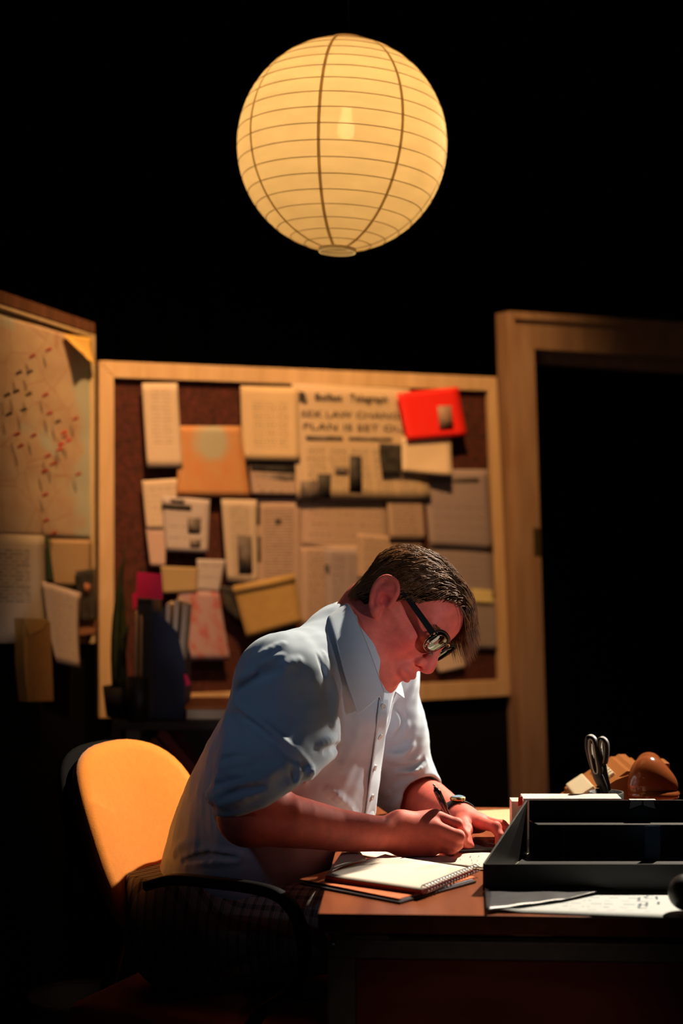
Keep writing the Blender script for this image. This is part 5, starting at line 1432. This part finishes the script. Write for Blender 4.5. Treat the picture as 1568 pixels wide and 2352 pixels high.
# scissors and a marker in a pen pot behind the book
potx, poty = P(1391, 1840, 3.00)[0], 3.00
pot = empty('pen_pot', (float(potx), poty, DZ)); tag(pot, 'pen pot hidden behind the book, holding the scissors', 'pot')
lathe('pot_body', [(0, DZ + .003), (.030, DZ + .003), (.031, DZ + .078), (.028, DZ + .078), (.0275, DZ + .006), (0, DZ + .006)], 28, M_POT, pot, Matrix.Translation((potx, poty, 0)))
sc_ = empty('scissors', (float(potx), poty, DZ + .01)); tag(sc_, 'scissors with black and grey handles standing upright behind the letter tray', 'scissors')
M_SCB = mat('scissor_black', (.016, .013, .011), rough=.55); M_SCG = mat('scissor_grey', (.50, .45, .36), rough=.6)
def loop_mesh(name, cpx, Y, material, hw, rr, parent, taper=None, sag=.010):
    """closed ring following pixel outline points, as a rounded band of depth 2*hw"""
    pts = np.array([P(x, y, Y) for x, y in cpx]); q = np.vstack([pts, pts[:1]])
    c = catmull(np.vstack([pts[-1:], q, pts[1:2]]), 8)[8:-8]; c = c[:-1]
    bm = bmesh.new(); R_ = []; k = len(c); cen = c.mean(0)
    for i in range(k):
        t = c[(i + 1) % k] - c[i - 1]; t /= np.linalg.norm(t); d_ = np.array([.45, 1, 0]); d_ /= np.linalg.norm(d_)
        o_ = np.cross(t, d_); o_ /= np.linalg.norm(o_)
        R_.append([bm.verts.new(c[i] + d_ * hw * a_ + o_ * rr * b_) for a_, b_ in ((1, .5), (.6, 1), (-.6, 1), (-1, .5), (-1, -.5), (-.6, -1), (.6, -1), (1, -.5))])
    for i in range(k):
        for e in range(8): bm.faces.new((R_[i][e], R_[(i + 1) % k][e], R_[(i + 1) % k][(e + 1) % 8], R_[i][(e + 1) % 8]))
    return bm_obj(name, bm, material, parent, True)
h1 = [(1352, 1693), (1364, 1700), (1372, 1735), (1379, 1768), (1376, 1778), (1367, 1772), (1357, 1745), (1350, 1715)]
h2 = [(1381, 1696), (1391, 1705), (1393, 1725), (1390, 1748), (1386, 1753), (1381, 1742), (1376, 1722), (1375, 1706)]
loop_mesh('handle', h1, 3.00, M_SCB, .010, .0042, sc_); loop_mesh('handle', h2, 3.012, M_SCB, .009, .0038, sc_)
def shrink(h, k):
    h = np.array(h, float); c = h.mean(0); return [tuple(c + (p - c) * np.array([k, .93])) for p in h]
loop_mesh('grip_liner', shrink(h1, .68), 2.999, M_SCG, .0108, .0016, sc_); loop_mesh('grip_liner', shrink(h2, .66), 3.011, M_SCG, .0098, .0015, sc_)
tube('handle', [P(1360, 1755, 3.00), P(1374, 1785, 3.00), P(1384, 1808, 3.00), P(1390, 1828, 3.00)], [.006, .0095, .0085, .0065], M_SCB, sc_, 10)
tube('handle', [P(1386, 1748, 3.012), P(1388, 1775, 3.010), P(1393, 1800, 3.008), P(1397, 1816, 3.007)], [.0045, .0055, .006, .0045], M_SCB, sc_, 10)
for k_, (x0, x1) in enumerate(((1390, 1392), (1396, 1391))):
    a_ = P(x0, 1824 - 8 * k_, 3.004 + .004 * k_); b_ = np.array([potx - .004 + .006 * k_, poty + .003 + .004 * k_, DZ + .009])
    prism('blade', [(-.006, 0), (.006, 0), (.004, .07), (0, float(np.linalg.norm(a_ - b_)))], -.0009, .0009, M_STEEL, sc_, frame3(a_, np.cross((b_ - a_) / np.linalg.norm(b_ - a_), (0, 1, 0)) / np.linalg.norm(np.cross((b_ - a_) / np.linalg.norm(b_ - a_), (0, 1, 0))), (b_ - a_) / np.linalg.norm(b_ - a_), np.cross(np.cross((b_ - a_), (0, 1, 0)) / np.linalg.norm(np.cross((b_ - a_), (0, 1, 0))), (b_ - a_) / np.linalg.norm(b_ - a_))))
mk = empty('marker_pen', (float(potx), poty, DZ + .008)); tag(mk, 'black pen leaning left of the scissors', 'pen')
a_ = P(1371, 1806, 2.99); b_ = np.array([potx - .004, poty - .010, DZ + .008]); dd = (b_ - a_)
tube('barrel', [a_ + dd * .06, a_ + dd], [.0042, .0042], M_PBLK, mk, 12); tube('end_cap', [a_, a_ + dd * .055], [.0030, .0036], M_GWIRE, mk, 12)

# brown telephone
M_TAN = mat('phone_brown', (.34, .115, .030), rough=.22, spec=.5); M_TAN2 = mat('phone_handset', (.26, .070, .022), rough=.12, spec=.6); M_IVORY = mat('phone_ivory', (.62, .52, .34), rough=.3)
PY = 3.16
ph = empty('telephone', (float(P(1440, 1840, PY)[0]), PY, DZ + .003)); tag(ph, 'brown wedge-shaped dial telephone with its handset on top, at the back of the desk', 'telephone')
bx = [(1300, 1890), (1306, 1836), (1352, 1806), (1398, 1776), (1432, 1752), (1468, 1752), (1492, 1790), (1512, 1845), (1518, 1890)]
pts2 = [(P(x, y, PY)[0], P(x, y, PY)[2]) for x, y in bx]; pts2 = [(x, max(z, DZ + .003)) for x, z in pts2]
prism('body', pts2, -.10, .10, M_TAN, ph, frame3((0, PY + .02, 0), (1, 0, 0), (0, 0, 1), (0, -1, 0)), bevel=.008)
# dial plate with keys on the slope
s0, s1 = P(1306, 1836, PY + .02), P(1420, 1760, PY + .02); sd = (s1 - s0) / np.linalg.norm(s1 - s0); sn_ = np.array([-sd[2], 0, sd[0]])
Mdp = frame3(s0, sd, (0, 1, 0), sn_)
box('dial_plate', .012, .050, -.075, .075, .0005, .012, M_IVORY, ph, Mdp, bevel=.003)
bm = bmesh.new()
for i_, (x, y) in enumerate([(.068 + .016 * a_, -.060 + .024 * b_) for a_ in range(2) for b_ in range(6)]):
    box('key', x, x + .011, y, y + .017, .0005, .009, M_IVORY, ph, Mdp, bevel=.002)
bm.free()
# handset: resting across the cradle, ear end towards the camera
hs_c = P(1494, 1792, PY - .05)
HSET = G([('+', 0, Ell(P(1498, 1806, PY - .085), np.eye(3), (.046, .034, .036))), ('+', .03, RC(P(1488, 1768, PY - .07), P(1490, 1758, PY + .02), .026, .020)), ('+', .02, RC(P(1490, 1758, PY + .02), P(1488, 1762, PY + .12), .020, .024)),
          ('+', .03, Ell(P(1494, 1800, PY + .13), np.eye(3), (.044, .030, .032))), ('-', .004, Ell(P(1500, 1850, PY - .09), np.eye(3), (.06, .06, .020)))])
Vh, Qh = mesh_sdf(HSET, hs_c - np.array([.09, .12, .08]), hs_c + np.array([.09, .27, .08]), .0035)
fast_mesh('handset', Vh, Qh, M_TAN2, ph)
lathe('cap_ring', [(.030, 0), (.046, -.004), (.047, .004), (.038, .010), (.030, .010)], 28, M_TAN2, ph, frame3(P(1500, 1824, PY - .085), (1, 0, 0), (0, 1, 0), (0, 0, 1)))
for x, y in ((1456, 1760), (1522, 1752)):
    p_ = P(x, y, PY + .03); box('cradle_prong', p_[0] - .007, p_[0] + .007, PY + .0, PY + .06, p_[2] - .030, p_[2] + .004, M_TAN, ph, bevel=.003)
tube('cord', catmull([P(1540, 1846, PY - .08), P(1556, 1843, PY - .07), P(1600, 1850, PY - .05), P(1640, 1895, PY)], 6), .004, M_IVORY, ph, 8)

# printed sheet lying at the right front corner and a black hole punch on it
M_SHEET = print_mat('printed_form', (.62, .66, .66), (.10, .16, .22), rows=12, cols=6, mx=.28, my0=.12, my1=.9, dens=.35, word=.5)
o_ = page('printed_sheet', [(1122, 2094), (1640, 2113), (1660, 2020), (1134, 2020)], DZ + .0012, M_SHEET, None, lambda u, v: .0007 + .0022 * math.exp(-((u - .06) / .05) ** 2) + .001 * math.sin(u * 19) ** 2 * max(0, .25 - u) * 4, 40, 10)
tag(o_, 'white printed sheet lit at the near right corner of the desk', 'paper')
bm = bmesh.new()
for (x, y, n_) in ((1462, 2046, 5), (1464, 2062, 4), (1467, 2076, 5), (1480, 2058, 3), (1481, 2074, 4), (1508, 2060, 3), (1512, 2072, 3)):
    for k_ in range(n_):
        a_ = on_z(x + rng.uniform(-4, 4), y + k_ * 2.2, DZ + .0028); 
        vs = [bm.verts.new(a_ + np.array(v_)) for v_ in ((0, 0, 0), (.004, 0, 0), (.004, .003, 0), (0, .003, 0))]; bm.faces.new(vs)
o2 = bm_obj('bold_print', bm, mat('blue_ink', (.04, .10, .16), rough=.7), o_); tag(o2, kind='stuff')
o_ = page('shade_sheet', [(1116, 2091), (1292, 2066), (1452, 2031), (1113, 2034)], DZ + .0062, mat('shade_slate', (.030, .033, .042), rough=.4, noise=.3, nscale=40), None, lambda u, v: .0006 * math.sin(u * 17 + v * 9), 20, 8)  # slate colour and slanted outline paint the shade in front of the tray
tag(o_, 'dark slate sheet standing in for shade on the left of the printed sheet', 'shade sheet')
hp = P(1568, 2040, 2.47); HPN = G([('+', 0, RC(on_z(1575, 2050, DZ + .030), on_z(1660, 2046, DZ + .034), .026, .028)), ('+', .01, RC(on_z(1572, 2056, DZ + .012), on_z(1660, 2052, DZ + .012), .010, .010)), ('-', 0, Ell((hp[0], hp[1], DZ - .4 + .0022), np.eye(3), (9, 9, .4)))])
Vh, Qh = mesh_sdf(HPN, (.44, 2.36, DZ - .01), (.64, 2.60, DZ + .09), .004)
ob_ = empty('desk_caddy', (float(hp[0]), float(hp[1]), DZ + .002)); tag(ob_, 'rounded black desk gadget at the right edge of the printed sheet', 'gadget')
fast_mesh('shell', Vh, Qh, M_TRAY, ob_)
# ------------------------------------------------------------------ swivel chair
M_ORF = mat('orange_upholstery', (.80, .245, .020), rough=.9, spec=.1, noise=.05, nscale=80, bump=.35, bscale=700, sheen=.2)
M_CHB = mat('chair_black', (.010, .009, .008), rough=.6, spec=.2)
ch = empty('office_chair', (-.20, 3.02, 0)); tag(ch, 'swivel office chair with orange upholstery and black armrests, under the man', 'chair')
CF = np.array([math.cos(math.radians(24)), -math.sin(math.radians(24)), 0]); CR = np.array([-CF[1], CF[0], 0]) * -1
# backrest: padded oval, leaning back
BC = P(303, 1920, 3.06); lean = math.radians(20)
bu = np.array([-CF[0] * math.sin(lean), -CF[1] * math.sin(lean), math.cos(lean)]); bf = np.cross(CR, bu); bf = bf if bf @ CF > 0 else -bf
def oval(name, a, b, d0, d1, m, parent, e=2.5, dome=.012, curve=.9):
    bm = bmesh.new(); n = 48; rings = []
    prof = [(.0, d1 + dome), (.5, d1 + dome * .75), (.85, d1 + dome * .2), (.97, d1 - (d1 - d0) * .15), (1.0, (d0 + d1) / 2), (.97, d0 + (d1 - d0) * .15), (.85, d0), (0, d0)]
    for k, d in prof:
        ring = []
        for i in range(n):
            t = 2 * math.pi * i / n; c, s = math.cos(t), math.sin(t)
            x = a * k * abs(c) ** (2 / e) * (1 if c > 0 else -1); y = b * k * abs(s) ** (2 / e) * (1 if s > 0 else -1)
            ring.append(bm.verts.new(BC + CR * x + bu * y + bf * (d + curve * x * x)))
            if k == 0: break
        rings.append(ring)
    for r0, r1 in zip(rings, rings[1:]):
        for i in range(n):
            j = (i + 1) % n
            if len(r0) == 1: bm.faces.new((r0[0], r1[i], r1[j]))
            elif len(r1) == 1: bm.faces.new((r0[j], r0[i], r1[0]))
            else: bm.faces.new((r0[i], r1[i], r1[j], r0[j]))
    return bm_obj(name, bm, m, parent, True)
oval('backrest', .195, .175, -.012, .022, M_ORF, ch)
oval('back_shell', .203, .183, -.038, -.013, mat('shell_black', (.008, .007, .006), rough=.95, spec=.03), ch, dome=-.002)
SC = np.array([-.165, 2.985, .455])
SEATM = frame3(SC, CF, np.cross((0, 0, 1), CF), (0, 0, 1))
box('seat', -.235, .225, -.225, .225, -.035, .028, M_ORF, ch, SEATM, bevel=.03, smooth=True)
box('seat_pan', -.21, .20, -.20, .20, -.062, -.036, M_CHB, ch, SEATM, bevel=.008)
tube('back_stem', [tuple(SC + CF * -.10 + np.array([0, 0, -.05])), tuple(SC + CF * -.29 + np.array([0, 0, -.03])), tuple(BC - bf * .045 - bu * .10), tuple(BC - bf * .044 + bu * .02)], [.018, .018, .016, .012], M_CHB, ch, 12)
tube('gas_column', [(SC[0], SC[1], .39), (SC[0], SC[1], .12)], .024, M_CHB, ch, 16)
for k in range(5):
    a = 2 * math.pi * k / 5 + .4; e = (SC[0] + .29 * math.cos(a), SC[1] + .29 * math.sin(a), .075)
    tube('base_leg', [(SC[0], SC[1], .12), e], [.024, .014], M_CHB, ch, 10)
    o_ = lathe('caster', [(0, -.012), (.022, -.012), (.025, -.008), (.025, .008), (.022, .012), (0, .012)], 18, M_CHB, ch, Matrix.Translation((e[0], e[1], .026)) @ Matrix.Rotation(a, 4, 'Z') @ Matrix.Rotation(math.pi / 2, 4, 'X'))
def flat_loop(name, pts, w, th, m, parent):
    c = catmull(pts, 6); bm = bmesh.new(); pr = None; R_ = []
    for i in range(len(c)):
        t = c[min(i + 1, len(c) - 1)] - c[max(i - 1, 0)]; t /= np.linalg.norm(t); s = CR; o_ = np.cross(t, s); o_ /= np.linalg.norm(o_)
        r0 = [bm.verts.new(c[i] + s * w * a + o_ * th * b) for a, b in ((1, .4), (.7, 1), (-.7, 1), (-1, .4), (-1, -.4), (-.7, -1), (.7, -1), (1, -.4))]
        R_.append(r0)
    for r0, r1 in zip(R_, R_[1:]):
        for e in range(8): bm.faces.new((r0[e], r1[e], r1[(e + 1) % 8], r0[(e + 1) % 8]))
    bm.faces.new(R_[0][::-1]); bm.faces.new(R_[-1])
    return bm_obj(name, bm, m, parent, True)
for s, Y in ((1, 2.72), (-1, 3.28)):
    arm = [P(338, 2034, Y + .05), P(400, 2020, Y + .035), P(500, 2028, Y + .01), P(610, 2045, Y - .02), P(662, 2075, Y - .03), P(690, 2130, Y - .035), P(698, 2200, Y - .035), P(670, 2270, Y - .02), P(600, 2320, Y)]
    if s < 0:
        arm = [p_ + CR * -.56 for p_ in [P(338, 2034, 2.77), P(400, 2020, 2.755), P(500, 2028, 2.73), P(610, 2045, 2.70), P(662, 2075, 2.69), P(690, 2130, 2.685), P(698, 2200, 2.685), P(670, 2270, 2.70), P(600, 2320, 2.72)]]
    flat_loop('armrest', arm, .014, .008, M_CHB, ch)
    e = arm[-1]
    tube('arm_bracket', [tuple(e), tuple(e * .6 + (SC + CF * .02 - CR * .15 * -s + np.array([0, 0, -.05])) * .4 + np.array([0, 0, -.02])), tuple(SC + CF * .02 + CR * .15 * s + np.array([0, 0, -.055]))], .012, M_CHB, ch, 10)
# waste bin in the dark, far left
wb = P(185, 2300, 3.7); 
bin_ = empty('waste_bin', (float(wb[0]), 3.70, 0)); tag(bin_, 'dark waste bin in the shadow at the far lower left, its rim faintly lit', 'bin')
M_BIN = mat('bin_grey', (.060, .062, .060), rough=.5)
zr = P(0, 2290, 3.7)[2]
lathe('bin_body', [(0, .002), (.085, .002), (.112, zr), (.109, zr), (.082, .006), (0, .006)], 40, M_BIN, bin_, Matrix.Translation((wb[0], 3.70, 0)))
lathe('rim', [(.1125, zr - .006), (.117, zr - .004), (.117, zr + .006), (.109, zr + .006), (.109, zr + .001), (.1125, zr + .001)], 40, M_BIN, bin_, Matrix.Translation((wb[0], 3.70, 0)))
# ------------------------------------------------------------------ paper lantern
LY = 3.43; LC = P(785, 334, LY); LR = .2105
def paper_mat(name, col, tmix=.80, transp=.0):
    m = bpy.data.materials.new(name); m.use_nodes = True; nt = m.node_tree
    for n_ in list(nt.nodes): nt.nodes.remove(n_)
    out = nt.nodes.new('ShaderNodeOutputMaterial'); tl = nt.nodes.new('ShaderNodeBsdfTranslucent'); df = nt.nodes.new('ShaderNodeBsdfDiffuse'); mx = nt.nodes.new('ShaderNodeMixShader'); mx.inputs[0].default_value = tmix
    nz = nt.nodes.new('ShaderNodeTexNoise'); nz.inputs['Scale'].default_value = 14; nz.inputs['Detail'].default_value = 6
    tc = nt.nodes.new('ShaderNodeTexCoord'); mp = nt.nodes.new('ShaderNodeMapping'); mp.inputs['Scale'].default_value = (1, 1, 3); nt.links.new(tc.outputs['Object'], mp.inputs[0]); nt.links.new(mp.outputs[0], nz.inputs['Vector'])
    r = nt.nodes.new('ShaderNodeMapRange'); r.inputs['From Min'].default_value = .3; r.inputs['From Max'].default_value = .7; r.inputs['To Min'].default_value = .93; r.inputs['To Max'].default_value = 1.05; nt.links.new(nz.outputs[0], r.inputs[0])
    c = nt.nodes.new('ShaderNodeMix'); c.data_type = 'RGBA'; c.blend_type = 'MULTIPLY'; c.inputs[0].default_value = 1; c.inputs[6].default_value = (*col, 1); nt.links.new(r.outputs[0], c.inputs[7])
    nt.links.new(c.outputs[2], tl.inputs[0]); nt.links.new(c.outputs[2], df.inputs[0])
    nt.links.new(df.outputs[0], mx.inputs[1]); nt.links.new(tl.outputs[0], mx.inputs[2])
    last = mx.outputs[0]
    if transp > 0:
        tp = nt.nodes.new('ShaderNodeBsdfTransparent'); tp.inputs[0].default_value = (1, .9, .7, 1); m2 = nt.nodes.new('ShaderNodeMixShader'); m2.inputs[0].default_value = transp
        nt.links.new(last, m2.inputs[1]); nt.links.new(tp.outputs[0], m2.inputs[2]); last = m2.outputs[0]
    nt.links.new(last, out.inputs[0]); return m
M_PAPERL = paper_mat('lantern_paper', (.62, .50, .30), .78, .0025)
M_RIB = paper_mat('lantern_rib', (.50, .38, .20), .62)
M_SEAM = paper_mat('lantern_seam', (.44, .33, .16), .66)
M_RING = paper_mat('lantern_ring', (.96, .90, .66), .85)
LM = Matrix.Translation(Vector(LC)) @ Matrix.Rotation(math.radians(2.5), 4, 'Y') @ Matrix.Rotation(math.radians(-3.5), 4, 'X')
lan = empty('paper_lantern', tuple(map(float, LC))); tag(lan, 'glowing round paper lantern hanging above the man', 'lantern')
NR = 19
def rib_z(i): return math.sin(math.radians(-79 + 158 * i / NR))
def rad_at(zn): return math.sqrt(max(0, 1 - zn * zn))
rings = []
for i in range(NR + 1):
    zn = math.sin(math.radians(-80 + 160 * i / NR)); rings.append((LR * rad_at(zn), LR * 1.015 * zn))
prof = []
for i in range(NR):
    (r0, z0_), (r1, z1_) = rings[i], rings[i + 1]
    for k in range(4):
        t = k / 4; prof.append((r0 * (1 - t) + r1 * t + .0008 * math.sin(math.pi * t), z0_ * (1 - t) + z1_ * t))
prof.append(rings[-1])
lathe('paper_shade', prof, 96, M_PAPERL, lan, LM)
for i in range(NR + 1):
    r, z = rings[i]; bm = bmesh.new(); c = [LM @ Vector(((r + .0002) * math.cos(2 * math.pi * k / 64), (r + .0002) * math.sin(2 * math.pi * k / 64), z)) for k in range(65)]
    add_tube(bm, c, .0009, 5, cap=False); bm_obj('rib', bm, M_RIB, lan, True)
for k in range(8):
    a = math.radians(-90 - 12 + 45 * k); V, Fc = [], []
    for i, (r, z) in enumerate(prof):
        w = .0032
        for s in (-1, 1):
            V.append(LM @ Vector(((r + .0012) * math.cos(a) - s * w * math.sin(a), (r + .0012) * math.sin(a) + s * w * math.cos(a), z)))
    for i in range(len(prof) - 1): Fc.append((i * 2, i * 2 + 1, i * 2 + 3, i * 2 + 2))
    mesh_obj('seam', V, Fc, M_SEAM, lan, True)
rb, zb_ = rings[0]
lathe('bottom_ring', [(rb - .0005, zb_ + .004), (rb + .0015, zb_ - .001), (rb + .0005, zb_ - .0075), (rb - .0015, zb_ - .0075), (rb - .0025, zb_)], 48, M_RING, lan, LM)
rt, zt_ = rings[-1]
lathe('top_ring', [(rt - .001, zt_), (rt + .001, zt_ + .002), (rt, zt_ + .006), (rt - .003, zt_ + .005)], 48, M_RIB, lan, LM)
M_BULB = mat('bulb', (1, .9, .7), emit=(1.0, .66, .30), estr=150)
BZ = (334 - 297) / F * LY
lathe('bulb', [(0, -.020), (.009, -.018), (.015, -.011), (.0182, 0), (.016, .011), (.011, .026), (.010, .045), (0, .046)], 24, M_BULB, lan, LM @ Matrix.Translation((.006, 0, BZ)))
lathe('lamp_holder', [(0, .047), (.017, .047), (.019, .052), (.019, .10), (.008, .11), (0, .11)], 20, M_CHB, lan, LM @ Matrix.Translation((.006, 0, BZ)))
tube('cord', [tuple(LM @ Vector((.006, 0, BZ + .108))), tuple(LM @ Vector((0, 0, .30))), (LC[0], LY, LC[2] + .6), (LC[0], LY, 4.6)], .0022, M_DRAPE, lan, 8)
for k in range(2):
    a = math.pi * k + .4; tube('frame_wire', [tuple(LM @ Vector((rt * math.cos(a), rt * math.sin(a), zt_ + .003))), tuple(LM @ Vector((.010, 0, zt_ - .03)))], .0013, M_STEEL, lan, 6)
